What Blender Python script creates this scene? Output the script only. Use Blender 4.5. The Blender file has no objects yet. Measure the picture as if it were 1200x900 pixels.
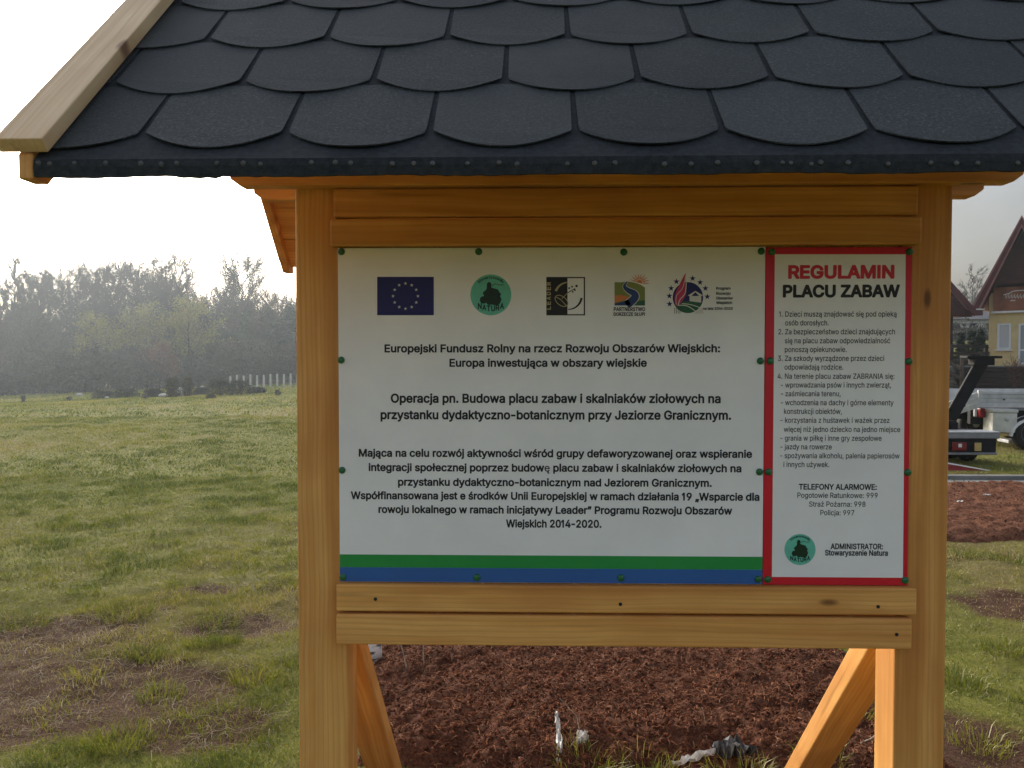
import bpy, bmesh, math, random
import numpy as np
from mathutils import Vector, Matrix
R = math.radians
random.seed(11)
rng = np.random.default_rng(11)
SC = bpy.context.scene
COL = SC.collection

# ------------------------------------------------------------------ camera
CAM_H, YAW, PITCH, FPX = 1.55, 1.4, -1.7, 936.0
cd = bpy.data.cameras.new('camera')
cam = bpy.data.objects.new('camera', cd)
COL.objects.link(cam)
cam.location = (0, 0, CAM_H)
cam.rotation_euler = (R(90 + PITCH), 0, R(YAW))
cd.sensor_width = 36.0
cd.lens = FPX / 1200 * 36.0
cd.clip_start, cd.clip_end = 0.05, 2000
SC.camera = cam

# ------------------------------------------------------------------ sky, sun, exposure
SUN_EL, SUN_AZ = 24.0, 27.6            # degrees; azimuth measured to the left of +Y
SD = Vector((-math.sin(R(SUN_AZ)) * math.cos(R(SUN_EL)), math.cos(R(SUN_AZ)) * math.cos(R(SUN_EL)), math.sin(R(SUN_EL))))
world = bpy.data.worlds.new("World")
SC.world = world
world.use_nodes = True
wn, wl = world.node_tree.nodes, world.node_tree.links
bg = wn['Background']
sky = wn.new('ShaderNodeTexSky')
sky.sky_type = 'NISHITA'
sky.sun_disc = False
sky.sun_elevation = R(SUN_EL)
sky.sun_rotation = R(-SUN_AZ)
sky.air_density, sky.dust_density, sky.ozone_density = 1.0, 6.0, 1.0
hs = wn.new('ShaderNodeHueSaturation')
hs.inputs['Saturation'].default_value = 0.58
wl.new(sky.outputs[0], hs.inputs['Color'])
# thin bright cloud: soft patches that brighten the sky a little
tc = wn.new('ShaderNodeTexCoord')
cn = wn.new('ShaderNodeTexNoise')
cn.inputs['Scale'].default_value = 2.2
cn.inputs['Detail'].default_value = 6
wl.new(tc.outputs['Generated'], cn.inputs['Vector'])
cm = wn.new('ShaderNodeMapRange')
cm.inputs[1].default_value, cm.inputs[2].default_value = 0.35, 0.7
cm.inputs[3].default_value, cm.inputs[4].default_value = 0.8, 1.22
wl.new(cn.outputs[0], cm.inputs[0])
vm = wn.new('ShaderNodeVectorMath'); vm.operation = 'SCALE'
wl.new(hs.outputs[0], vm.inputs[0]); wl.new(cm.outputs[0], vm.inputs['Scale'])
# a grey cloud bank low in the sky, to the right of the board
dn = wn.new('ShaderNodeVectorMath'); dn.operation = 'DOT_PRODUCT'
_b = Vector((math.sin(R(34)) * math.cos(R(12)), math.cos(R(34)) * math.cos(R(12)), math.sin(R(12))))
dn.inputs[1].default_value = _b
wl.new(tc.outputs['Generated'], dn.inputs[0])
dm = wn.new('ShaderNodeMapRange'); dm.interpolation_type = 'SMOOTHSTEP'
dm.inputs[1].default_value, dm.inputs[2].default_value = 0.55, 0.99
dm.inputs[3].default_value, dm.inputs[4].default_value = 1.0, 0.46
wl.new(dn.outputs['Value'], dm.inputs[0])
vk = wn.new('ShaderNodeVectorMath'); vk.operation = 'SCALE'
wl.new(vm.outputs[0], vk.inputs[0]); wl.new(dm.outputs[0], vk.inputs['Scale'])
wl.new(vk.outputs[0], bg.inputs['Color'])
bg.inputs['Strength'].default_value = 0.145
sl = bpy.data.lights.new('sun', 'SUN')
sl.energy, sl.angle, sl.color = 1.4, R(10.0), (1.0, 0.94, 0.84)
so = bpy.data.objects.new('sun', sl)
COL.objects.link(so)
so.rotation_euler = SD.to_track_quat('Z', 'Y').to_euler()
so.location = SD * 60
SC.view_settings.view_transform = 'Standard'
SC.view_settings.look = 'None'
SC.view_settings.gamma = 1.0
SC.view_settings.use_curve_mapping = False
SC.view_settings.exposure = 1.0
SC.render.engine = 'CYCLES'
SC.cycles.use_denoising = True
SC.cycles.max_bounces = 6
SC.cycles.volume_bounces = 0

# ------------------------------------------------------------------ pixel -> place helpers
_p, _y = R(PITCH), R(YAW)
FW = np.array([-math.sin(_y) * math.cos(_p), math.cos(_y) * math.cos(_p), math.sin(_p)])
RT = np.array([math.cos(_y), math.sin(_y), 0.0])
UP = np.cross(RT, FW)
CP = np.array([0, 0, CAM_H])
def ray(px, py): return FW + RT * (px - 600) / FPX + UP * (450 - py) / FPX
def at(px, py, Y):
    r = ray(px, py); return Vector(CP + r * (Y / r[1]))
def on_plane(px, py, pt, nrm):
    r = ray(px, py); n = np.array(nrm); t = (np.array(pt) - CP) @ n / (r @ n); return Vector(CP + r * t)

# ------------------------------------------------------------------ noise
def vnoise(x, y, s=0):
    xi, yi = np.floor(x).astype(np.int64), np.floor(y).astype(np.int64)
    xf, yf = x - xi, y - yi
    u, v = xf * xf * (3 - 2 * xf), yf * yf * (3 - 2 * yf)
    def h(a, b):
        n = (a * 374761393 + b * 668265263 + s * 1442695041) & 0x7fffffff
        n = ((n ^ (n >> 13)) * 1274126177) & 0x7fffffff
        return ((n ^ (n >> 16)) & 0xffff) / 65535.0
    return (h(xi, yi) * (1 - u) + h(xi + 1, yi) * u) * (1 - v) + (h(xi, yi + 1) * (1 - u) + h(xi + 1, yi + 1) * u) * v
def fbm(x, y, o=4, s=0):
    t, a, f, n = 0, 1.0, 1.0, 0
    for k in range(o):
        t = t + a * vnoise(x * f + 17.3 * k, y * f - 9.1 * k, s + k); n += a; a *= .5; f *= 2.03
    return t / n
def sstep(x, a, b):
    t = np.clip((x - a) / (b - a), 0, 1); return t * t * (3 - 2 * t)

# ------------------------------------------------------------------ objects
def tag(o, label=None, cat=None, group=None, kind=None):
    if label: o['label'] = label
    if cat: o['category'] = cat
    if group: o['group'] = group
    if kind: o['kind'] = kind
    return o
def thing(name, label, cat, loc=(0, 0, 0), rz=0.0, group=None):
    o = bpy.data.objects.new(name, None); COL.objects.link(o)
    o.empty_display_size = 0.1
    o.location = loc; o.rotation_euler = (0, 0, rz)
    return tag(o, label, cat, group)
def link(name, me, mat=None, parent=None):
    o = bpy.data.objects.new(name, me); COL.objects.link(o)
    if mat is not None:
        for m in (mat if isinstance(mat, (list, tuple)) else [mat]): me.materials.append(m)
    if parent is not None: o.parent = parent
    return o
def mesh(name, v, f, smooth=False):
    me = bpy.data.meshes.new(name); me.from_pydata([tuple(p) for p in v], [], [tuple(q) for q in f])
    if smooth: me.polygons.foreach_set('use_smooth', [True] * len(me.polygons))
    me.update(); return me
def copy_tree(o, parent=None):
    c = o.copy(); COL.objects.link(c)
    if parent is not None: c.parent = parent
    for ch in list(o.children): copy_tree(ch, c)
    return c

class MB:
    """collects shapes into one mesh, with grain coordinates for wood"""
    def __init__(s): s.v, s.f, s.g, s.mi, s.cur = [], [], [], [], 0
    def add(s, v, f, g=None):
        b = len(s.v); s.v += [tuple(p) for p in v]; s.f += [tuple(i + b for i in q) for q in f]
        s.g += [tuple(p) for p in (g if g is not None else v)]; s.mi += [s.cur] * len(f)
    def bm(s, bm, M=None, off=None):
        bm.verts.index_update()
        o = off if off is not None else Vector((random.uniform(-9, 9), random.uniform(-9, 9), random.uniform(-9, 9)))
        v = [v.co.copy() for v in bm.verts]
        g = [c + o for c in v]
        if M is not None: v = [M @ c for c in v]
        s.add(v, [[q.index for q in f.verts] for f in bm.faces], g); bm.free()
    def plank(s, c, ax, dims, bev=0.003, seg=2):
        """ax: length, width, thickness directions"""
        b = bmesh.new(); bmesh.ops.create_cube(b, size=1.0)
        for v in b.verts: v.co = Vector((v.co.x * dims[0], v.co.y * dims[1], v.co.z * dims[2]))
        if bev: bmesh.ops.bevel(b, geom=list(b.edges), offset=bev, segments=seg, affect='EDGES', profile=0.5)
        M = Matrix((ax[0], ax[1], ax[2])).transposed().to_4x4(); M.translation = Vector(c)
        s.bm(b, M)
    def box(s, lo, hi, bev=0.0, seg=1):
        lo, hi = Vector(lo), Vector(hi); d = hi - lo
        k = max(range(3), key=lambda i: d[i])
        E = [Vector((1, 0, 0)), Vector((0, 1, 0)), Vector((0, 0, 1))]
        ax = [E[k], E[(k + 1) % 3], E[(k + 2) % 3]]
        s.plank((lo + hi) / 2, ax, (d[k], d[(k + 1) % 3], d[(k + 2) % 3]), bev, seg)
    def prism(s, poly, d0, d1, bev=0.0):
        """poly: list of 3D points (planar); extruded from +d0 to +d1"""
        b = bmesh.new()
        vs = [b.verts.new(Vector(p) + Vector(d0)) for p in poly]
        f = b.faces.new(vs)
        r = bmesh.ops.extrude_face_region(b, geom=[f])
        for v in [q for q in r['geom'] if isinstance(q, bmesh.types.BMVert)]: v.co += Vector(d1) - Vector(d0)
        bmesh.ops.recalc_face_normals(b, faces=list(b.faces))
        if bev: bmesh.ops.bevel(b, geom=list(b.edges), offset=bev, segments=2, affect='EDGES', profile=0.5)
        s.bm(b)
    def tube(s, pts, rad, n=6, caps=True):
        pts = [Vector(p) for p in pts]
        if not isinstance(rad, (list, tuple)): rad = [rad] * len(pts)
        V, F = [], []
        for i, p in enumerate(pts):
            d = (pts[min(i + 1, len(pts) - 1)] - pts[max(i - 1, 0)]).normalized()
            a = d.orthogonal().normalized() if i == 0 else (a - d * a.dot(d)).normalized()
            bb = d.cross(a)
            for k in range(n):
                t = 2 * math.pi * k / n; V.append(p + (a * math.cos(t) + bb * math.sin(t)) * rad[i])
        for i in range(len(pts) - 1):
            for k in range(n):
                F.append((i * n + k, i * n + (k + 1) % n, (i + 1) * n + (k + 1) % n, (i + 1) * n + k))
        if caps: F.append(tuple(range(n))[::-1]); F.append(tuple(range((len(pts) - 1) * n, len(pts) * n)))
        s.add(V, F)
    def lathe(s, prof, c, axis='Z', n=20):
        c = Vector(c); V, F = [], []
        for r, h in prof:
            for k in range(n):
                t = 2 * math.pi * k / n; a, bq = r * math.cos(t), r * math.sin(t)
                V.append(c + {'Z': Vector((a, bq, h)), 'Y': Vector((a, h, bq)), 'X': Vector((h, a, bq))}[axis])
        for i in range(len(prof) - 1):
            for k in range(n):
                F.append((i * n + k, i * n + (k + 1) % n, (i + 1) * n + (k + 1) % n, (i + 1) * n + k))
        F.append(tuple(range(n))); F.append(tuple(range((len(prof) - 1) * n, len(prof) * n)))
        s.add(V, F)
    def build(s, name, mat, parent=None, smooth=False):
        me = mesh(name, s.v, s.f, smooth)
        at_ = me.attributes.new('grain', 'FLOAT_VECTOR', 'POINT')
        at_.data.foreach_set('vector', np.array(s.g, dtype=np.float32).ravel())
        if any(s.mi): me.polygons.foreach_set('material_index', s.mi)
        o = link(name, me, mat, parent)
        b = bmesh.new(); b.from_mesh(me); bmesh.ops.recalc_face_normals(b, faces=list(b.faces)); b.to_mesh(me); b.free()
        return o
def np_mesh(name, V, F, attrs=None, smooth=False):
    """V (n,3), F (m,k) with fixed k; attrs {name: (n,) floats}"""
    me = bpy.data.meshes.new(name)
    n, m, k = len(V), len(F), F.shape[1]
    me.vertices.add(n); me.vertices.foreach_set('co', V.astype(np.float32).ravel())
    me.loops.add(m * k); me.loops.foreach_set('vertex_index', F.astype(np.int32).ravel())
    me.polygons.add(m); me.polygons.foreach_set('loop_start', np.arange(0, m * k, k, dtype=np.int32))
    try: me.polygons.foreach_set('loop_total', np.full(m, k, dtype=np.int32))
    except Exception: pass
    if smooth: me.polygons.foreach_set('use_smooth', np.ones(m, dtype=bool))
    me.update(calc_edges=True)
    for a, d in (attrs or {}).items():
        q = me.attributes.new(a, 'FLOAT', 'POINT'); q.data.foreach_set('value', d.astype(np.float32))
    return me

# ------------------------------------------------------------------ materials
class NT:
    def __init__(s, name):
        s.m = bpy.data.materials.new(name); s.m.use_nodes = True
        s.n, s.l = s.m.node_tree.nodes, s.m.node_tree.links
        s.b = s.n['Principled BSDF']
    def node(s, t, **kw):
        n = s.n.new(t)
        for k, v in kw.items():
            if k.startswith('i_'):
                k = k[2:]
                n.inputs[int(k) if k.isdigit() else k].default_value = v
            else: setattr(n, k, v)
        return n
    def wire(s, a, b): s.l.new(a, b)
    def attr(s, name): return s.node('ShaderNodeAttribute', attribute_name=name)
    def noise(s, vec, scale, det=3, rough=.55, dist=0.0):
        n = s.node('ShaderNodeTexNoise', i_Scale=scale, i_Detail=det, i_Roughness=rough, i_Distortion=dist)
        if vec is not None: s.wire(vec, n.inputs['Vector'])
        return n
    def mapping(s, vec, sc):
        n = s.node('ShaderNodeMapping'); n.inputs['Scale'].default_value = sc; s.wire(vec, n.inputs['Vector']); return n.outputs[0]
    def ramp(s, fac, stops):
        n = s.node('ShaderNodeValToRGB'); e = n.color_ramp.elements
        while len(e) < len(stops): e.new(0.5)
        for q, (p, c) in zip(e, stops): q.position = p; q.color = (*c, 1) if len(c) == 3 else c
        s.wire(fac, n.inputs[0]); return n.outputs[0]
    def mix(s, fac, a, b, mode='MIX'):
        n = s.node('ShaderNodeMix', data_type='RGBA', blend_type=mode)
        for sock, v in ((n.inputs[0], fac), (n.inputs[6], a), (n.inputs[7], b)):
            if isinstance(v, (int, float)): sock.default_value = v
            elif isinstance(v, tuple): sock.default_value = (*v, 1)
            else: s.wire(v, sock)
        return n.outputs[2]
    def mrange(s, v, a, b, c=0.0, d=1.0):
        n = s.node('ShaderNodeMapRange', i_1=a, i_2=b, i_3=c, i_4=d); s.wire(v, n.inputs[0]); return n.outputs[0]
    def math(s, op, a, b=0.0):
        n = s.node('ShaderNodeMath', operation=op)
        for i, v in ((0, a), (1, b)):
            if isinstance(v, (int, float)): n.inputs[i].default_value = v
            else: s.wire(v, n.inputs[i])
        return n.outputs[0]
    def bump(s, h, strength=.3, dist=.01):
        n = s.node('ShaderNodeBump', i_Strength=strength, i_Distance=dist); s.wire(h, n.inputs['Height']); s.wire(n.outputs[0], s.b.inputs['Normal'])
    def base(s, c, rough=.7, spec=None, metal=0.0):
        if isinstance(c, tuple): s.b.inputs['Base Color'].default_value = (*c, 1)
        else: s.wire(c, s.b.inputs['Base Color'])
        if isinstance(rough, (int, float)): s.b.inputs['Roughness'].default_value = rough
        else: s.wire(rough, s.b.inputs['Roughness'])
        s.b.inputs['Metallic'].default_value = metal
        if spec is not None: s.b.inputs['Specular IOR Level'].default_value = spec
        return s.m
    def obj(s): return s.node('ShaderNodeTexCoord').outputs['Object']

def wood_mat(name, light, mid, dark, knot, rough=.55):
    t = NT(name); g = t.attr('grain').outputs['Vector']
    warp = t.noise(t.mapping(g, (2.2, 5, 5)), 1.0, 2)
    n0 = t.node('ShaderNodeVectorMath', operation='MULTIPLY_ADD'); t.wire(warp.outputs['Color'], n0.inputs[0])
    n0.inputs[1].default_value = (0.0, .03, .03); t.wire(g, n0.inputs[2]); gw = n0.outputs[0]
    fine = t.noise(t.mapping(gw, (2.5, 120, 120)), 1.0, 4, .6).outputs[0]
    band = t.noise(t.mapping(gw, (.9, 26, 26)), 1.0, 3, .5).outputs[0]
    c = t.ramp(band, [(.32, dark), (.5, mid), (.68, light)])
    wv = t.node('ShaderNodeTexWave', wave_type='BANDS', bands_direction='Y', i_Scale=1.0, i_Distortion=3.5, i_Detail=2.0); wv.inputs['Detail Scale'].default_value = .6
    t.wire(t.mapping(gw, (.8, 26, 14)), wv.inputs['Vector'])
    c = t.mix(t.mrange(wv.outputs['Fac'], .55, 1.0, 0, .42), c, dark)
    c = t.mix(t.mrange(fine, .42, .72, 0, .38), c, dark)
    vor = t.node('ShaderNodeTexVoronoi', i_Scale=1.0); t.wire(t.mapping(gw, (3.6, 9, .6)), vor.inputs['Vector'])
    sel = t.node('ShaderNodeSeparateColor'); t.wire(vor.outputs['Color'], sel.inputs[0])
    on = t.math('GREATER_THAN', sel.outputs[0], .36)
    k1 = t.math('MULTIPLY', t.mrange(vor.outputs['Distance'], .34, .12), on)
    k2 = t.math('MULTIPLY', t.mrange(vor.outputs['Distance'], .12, .075), on)
    c = t.mix(t.math('MULTIPLY', k1, .45), c, dark); c = t.mix(t.math('MULTIPLY', k2, .85), c, knot)
    streak = t.noise(t.mapping(gw, (1.6, 40, 40)), 1.0, 2).outputs[0]
    c = t.mix(t.mrange(streak, .66, .78, 0, .45), c, knot)
    blot = t.noise(t.mapping(g, (3, 6, 6)), 1.0, 3).outputs[0]
    c = t.mix(t.mrange(blot, .35, .7, 0, .35), c, dark, 'MULTIPLY')
    t.bump(t.mix(.5, fine, band), .12, .002)
    t.base(c, t.mrange(fine, .3, .7, rough - .08, rough + .12), .35)
    return t.m

M = {}
M['pine'] = wood_mat('pine', (.77, .435, .138), (.69, .352, .096), (.52, .235, .056), (.15, .055, .016))
M['pine_cap_flare'] = wood_mat('pine_cap_flare', (.74, .56, .34), (.68, .48, .27), (.56, .37, .19), (.16, .07, .03), .5)  # pine for the barge caps, paler because sun flare is put into the colour
M['oldwood'] = wood_mat('oldwood', (.16, .12, .09), (.12, .085, .065), (.08, .055, .04), (.04, .03, .02), .8)

def plain(name, c, rough=.6, spec=None, metal=0.0, var=.12, sc=6.0, bump=0.0, bsc=60):
    t = NT(name); o = t.obj()
    n = t.noise(o, sc, 4).outputs[0]
    dk = tuple(max(0, x * (1 - 2.2 * var)) for x in c); lt = tuple(min(1, x * (1 + var)) for x in c)
    col = t.ramp(n, [(.3, dk), (.65, lt)])
    if bump: t.bump(t.noise(o, bsc, 3).outputs[0], bump, .01)
    return t.base(col, rough, spec, metal)
M['white_print'] = plain('white_print', (.785, .79, .80), .36, .38, var=.03, sc=5)
M['black_print'] = plain('black_print', (.018, .018, .02), .5, .3, var=.02)
M['red_print'] = plain('red_print', (.58, .013, .028), .38, .35, var=.03)
M['green_print'] = plain('green_print', (.018, .26, .055), .38, .35, var=.03)
M['blue_print'] = plain('blue_print', (.028, .11, .34), .38, .35, var=.03)
M['navy_print'] = plain('navy_print', (.012, .014, .12), .4, .3, var=.03)
M['pale_print'] = plain('pale_print', (.62, .62, .60), .4, .3, var=.02)
M['mint_print'] = plain('mint_print', (.13, .50, .38), .4, .3, var=.05, sc=40)
M['olive_print'] = plain('olive_print', (.20, .24, .05), .4, .3, var=.05)
M['orange_print'] = plain('orange_print', (.62, .20, .05), .4, .3, var=.03)
M['river_print'] = plain('river_print', (.02, .045, .17), .4, .3, var=.03)
M['forest_print'] = plain('forest_print', (.02, .11, .05), .4, .3, var=.03)
M['rose_print'] = plain('rose_print', (.50, .04, .12), .4, .3, var=.03)
M['darkgreen_print'] = plain('darkgreen_print', (.012, .035, .018), .4, .3, var=.1, sc=200)
M['tan_print'] = plain('tan_print', (.42, .36, .20), .4, .3, var=.02)
M['pin'] = plain('pin', (.010, .125, .042), .3, .5, var=.05)
M['membrane'] = plain('membrane', (.022, .027, .033), .8, .3, var=.2, sc=90, bump=.5, bsc=500)
M['nail'] = plain('nail', (.085, .085, .085), .5, .5, .6, var=.1, sc=80)
def shingle_mat():
    t = NT('shingle'); o = t.obj()
    a = t.noise(o, 190, 4, .8).outputs[0]; b = t.noise(o, 5, 4).outputs[0]; d = t.noise(o, 420, 2, .8).outputs[0]
    c = t.ramp(a, [(.34, (.008, .012, .014)), (.50, (.027, .036, .040)), (.62, (.064, .078, .085)), (.72, (.18, .20, .21))])
    c = t.mix(t.mrange(b, .3, .7, 0, .5), c, (.016, .022, .028))
    sp = t.node('ShaderNodeSeparateXYZ'); t.wire(t.attr('grain').outputs['Vector'], sp.inputs[0])
    c = t.mix(t.mrange(sp.outputs[0], 0, 1, 0, .55), c, (.012, .016, .020)); c = t.mix(t.mrange(sp.outputs[1], .6, 1, 0, .30), c, (.060, .068, .076))
    du = t.noise(o, 2.2, 5, .6).outputs[0]; c = t.mix(t.mrange(du, .52, .72, 0, .30), c, (.085, .088, .082))
    t.bump(t.mix(.5, a, d), .9, .004)
    return t.base(c, .75, .45)
M['shingle'] = shingle_mat()
HAZE = 0.0008
# ================================================================== the setting: ground and fields
def terrain(X, Y):
    h = -.042 * np.maximum(0, -X - 8) * sstep(Y, 12, 50)
    h = h + .50 * sstep(Y, 15, 27) * sstep(X, 2, 9)
    h = h + .03 * (fbm(X * .35, Y * .35, 3, 5) - .5) * sstep(np.hypot(X, Y), 2, 8)
    return h
BLOBS = [(-2.45, 3.45, .85, .75, 1.0), (-2.75, 4.35, .75, .38, .9), (-1.75, 4.55, .45, .22, .8), (-1.35, 3.2, .35, .3, .6), (-1.1, 4.7, .3, .18, .55),
         (-2.0, 5.35, .4, .18, .55), (3.05, 5.2, .5, .45, .8), (1.78, 3.2, .3, .35, .9), (2.4, 4.2, .4, .3, .5), (-.4, 2.2, 1.4, 1.0, .5), (1.0, 2.4, 1.2, .8, .5)]
def bareness(X, Y):
    b = 0
    for x, y, rx, ry, s in BLOBS:
        b = np.maximum(b, s * np.exp(-(((X - x) / rx) ** 2 + ((Y - y) / ry) ** 2)))
    n = fbm(X * 2.6, Y * 2.6, 4, 3)
    return np.clip(b * 1.5 * (.35 + 1.3 * n) + .9 * (fbm(X * 1.1, Y * 1.4, 4, 21) - .62) * 2.0 * sstep(20 - Y, 0, 14), 0, 1)
def dryness(X, Y):
    n = fbm(X * .55 + 3, Y * .32, 4, 40); m = fbm(X * 2.4, Y * 1.2, 3, 44)
    r = sstep(X, .6, 2.2) * .22
    return np.clip((n - .42) * 2.6 + (m - .5) * .9 + r, 0, 1)
def axis(segs):
    a = []
    for x0, x1, st in segs: a += list(np.arange(x0, x1, st))
    return np.array(a + [segs[-1][1]])
def grid(xs, ys):
    X, Y = np.meshgrid(xs, ys); nx, ny = len(xs), len(ys)
    i = np.arange(nx * ny).reshape(ny, nx)
    F = np.stack([i[:-1, :-1].ravel(), i[:-1, 1:].ravel(), i[1:, 1:].ravel(), i[1:, :-1].ravel()], 1)
    return X.ravel(), Y.ravel(), F
xs = axis([(-700, -120, 40), (-120, -30, 3), (-30, -9, .5), (-9, -4, .12), (-4, 6, .04), (6, 12, .2), (12, 50, 1.5), (50, 130, 8), (130, 700, 40)])
ys = axis([(-60, -4, 4), (-4, 1.5, .5), (1.5, 8, .04), (8, 16, .12), (16, 40, .6), (40, 130, 2.5), (130, 900, 40)])
def gz(X, Y):
    bare = bareness(X, Y)
    return terrain(X, Y) + .05 * (fbm(X * 5, Y * 5, 4, 9) - .5) * sstep(14 - np.hypot(X, Y), 0, 6) - .015 * bare + .03 * (fbm(X * 14, Y * 14, 2, 8) - .5) * bare
X, Y, F = grid(xs, ys)
bare = bareness(X, Y)
Z = gz(X, Y)
def ground_mat():
    t = NT('ground'); o = t.obj()
    bare = t.attr('bare').outputs['Fac']; dry = t.attr('dry').outputs['Fac']
    n1 = t.noise(o, 3.0, 5, .65).outputs[0]; n2 = t.noise(o, 34, 5, .75).outputs[0]; n3 = t.noise(o, .16, 4, .6).outputs[0]; n4 = t.noise(o, 110, 3, .7).outputs[0]
    g = t.ramp(n1, [(.3, (.066, .080, .012)), (.5, (.130, .142, .022)), (.7, (.19, .182, .036))])
    g = t.mix(t.mrange(n3, .35, .65, 0, .55), g, (.18, .163, .045))
    g = t.mix(t.mrange(n2, .52, .75, 0, .6), g, (.185, .165, .075))
    g = t.mix(t.mrange(n2, .42, .25, 0, .55), g, (.028, .034, .011))
    g = t.mix(t.math('MULTIPLY', dry, .75), g, t.ramp(n2, [(.3, (.088, .068, .026)), (.7, (.21, .165, .075))]))
    s = t.ramp(n4, [(.3, (.028, .014, .009)), (.55, (.092, .046, .028)), (.75, (.17, .10, .062))])
    c = t.mix(t.mrange(bare, .18, .55), g, s)
    t.bump(t.mix(.5, n2, n4), .8, .05)
    return t.base(c, .95, .1)
M['ground'] = ground_mat()
tag(link('ground', np_mesh('ground', np.stack([X, Y, Z], 1), F, {'bare': bare, 'dry': dryness(X, Y)}, True), M['ground']), kind='structure')

# ---- peat bed behind the board (an L of turned red-brown soil)
xs = axis([(-2.2, -1.25, .05), (-1.25, 1.95, .014), (1.95, 3.2, .06), (3.2, 6.5, .03), (6.5, 9, .2)])
ys = axis([(2.55, 5.6, .014), (5.6, 6.6, .05), (6.6, 10.2, .03)])
X, Y, F = grid(xs, ys)
def bed_height(x, y):
    x, y = np.atleast_1d(np.asarray(x, float)), np.atleast_1d(np.asarray(y, float))
    e = (fbm(x * 3, y * 3, 4, 71) - .5) * .36
    i = np.maximum(np.minimum(np.minimum(x + .80 + .17 * (y - 3.1), 1.72 - x), np.minimum(y - 2.86, 10.0 - y)), np.minimum(np.minimum(x + .9, 8.5 - x), np.minimum(y - 6.75, 10.05 - y))) + e
    h = terrain(x, y) - .05 + .12 * sstep(i, -.03, .30) + sstep(i, -.05, .2) * (.065 * (fbm(x * 5, y * 5, 3, 72) - .5) + .034 * (fbm(x * 21, y * 21, 3, 74) - .45) + .026 * (fbm(x * 55, y * 55, 2, 79) - .5))
    return h, i
Z, inn = bed_height(X, Y)
keep = (inn[F] > -.06).any(1)
F = F[keep]; used = np.unique(F); remap = np.zeros(len(X), int); remap[used] = np.arange(len(used))
def peat_mat():
    t = NT('peat'); o = t.obj()
    a = t.noise(o, 60, 5, .7).outputs[0]; b = t.noise(o, 7, 4).outputs[0]; w = t.noise(t.mapping(o, (60, 20, 60)), 3.0, 4, .7, 1.5).outputs[0]
    c = t.ramp(a, [(.30, (.055, .024, .014)), (.5, (.19, .078, .044)), (.70, (.34, .155, .095))])
    c = t.mix(t.mrange(w, .58, .72, 0, .6), c, (.23, .115, .07))
    c = t.mix(t.mrange(b, .35, .7, 0, .5), c, (.045, .018, .011))
    t.bump(t.mix(.5, a, w), 1.0, .035)
    return t.base(c, .95, .1)
M['peat'] = peat_mat()
tag(link('soil_bed', np_mesh('soil_bed', np.stack([X, Y, Z], 1)[used], remap[F], None, True), M['peat']), kind='structure')
# ================================================================== the information board
board = thing('information_board', 'roofed pine information board with two posts and black shingle gable roof', 'notice board', (0.207, 1.93, 0))
def part(mb, name, mat, parent=None, smooth=False, label=None):
    """built in world coordinates, then hung under its thing without moving"""
    o = mb.build(name, mat, parent or board, smooth)
    root = parent or board
    off = Vector(root.location)
    if root.parent is not None: off = Vector((0, 0, 0))
    if off.length and root.type == 'EMPTY': o.data.transform(Matrix.Translation(-off))
    else:
        p = root
        while p.parent is not None: p = p.parent
        if p.type == 'EMPTY': o.data.transform(Matrix.Translation(-Vector(p.location)))
    if label: o['label'] = label
    return o
EX, EY, EZ = Vector((1, 0, 0)), Vector((0, 1, 0)), Vector((0, 0, 1))
for x0, x1 in ((-.557, -.439), (.853, .971)):
    m = MB(); m.plank(((x0 + x1) / 2, 1.93, 1.12), (EZ, EX, EY), (2.4, x1 - x0, .11), .007, 3); part(m, 'post', M['pine'])
TH = math.atan(.96); CT, ST = math.cos(TH), math.sin(TH)
# raking struts behind the posts
def strut(xi, xo):
    m = MB(); d = Vector((0, .6627, -.7489)); n = Vector((0, .7489, .6627))
    p0 = Vector(((xi + xo) / 2, 1.90, CAM_H - .755 + 1.13 * .167)); L = 1.36
    m.plank(p0 + d * (L / 2) + n * .034, (d, EX, n), (L, abs(xo - xi), .068), .006, 3)
    return part(m, 'strut', M['pine'])
strut(-.452, -.553); strut(.868, .968)
# rails
for x0, x1, z0, z1, y0 in ((-.460, .881, 1.881, 1.948, 1.852), (-.467, .888, 1.815, 1.877, 1.848), (-.459, .890, .960, 1.024, 1.850), (-.459, .879, .882, .954, 1.847)):
    m = MB(); m.plank(((x0 + x1) / 2, (y0 + 1.8745) / 2, (z0 + z1) / 2), (EX, EZ, EY), (x1 - x0, z1 - z0, 1.8745 - y0), .005, 3); part(m, 'rail', M['pine'])
m = MB()
for k in range(12):
    x0 = -.437 + k * .1075; m.plank((x0 + .0535, 1.888, 1.415), (EZ, EX, EY), (.93, .1045, .02), .0015, 1)
part(m, 'backing_panel', M['pine'])
# clamp beams in front of and behind the posts, lower corners cut
for y0, y1 in ((1.829, 1.8735), (1.9865, 2.031)):
    zb, zt = 1.950, 2.02
    P = [(-.693, 0, zb + .017), (-.670, 0, zb), (1.080, 0, zb), (1.103, 0, zb + .017), (1.103, 0, zt), (-.693, 0, zt)]
    m = MB(); m.prism(P, (0, y0, 0), (0, y1, 0), .003); part(m, 'beam', M['pine'])
for x in (-.498, .912):
    for s in (1, -1):
        m = MB(); yr = 2.09; zr = 1.893 + .74 * .96 - .045
        a = Vector((x, yr - s * .008, zr - .008)); b = Vector((x, yr - s * .46, zr - .46 * .96))
        d = (b - a).normalized(); n = d.cross(EX) * (1 if d.cross(EX).z < 0 else -1)
        m.plank((a + b) / 2 + n * .03, (d, EX, n), ((b - a).length, .045, .058), .004); part(m, 'rafter', M['pine'])
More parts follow.
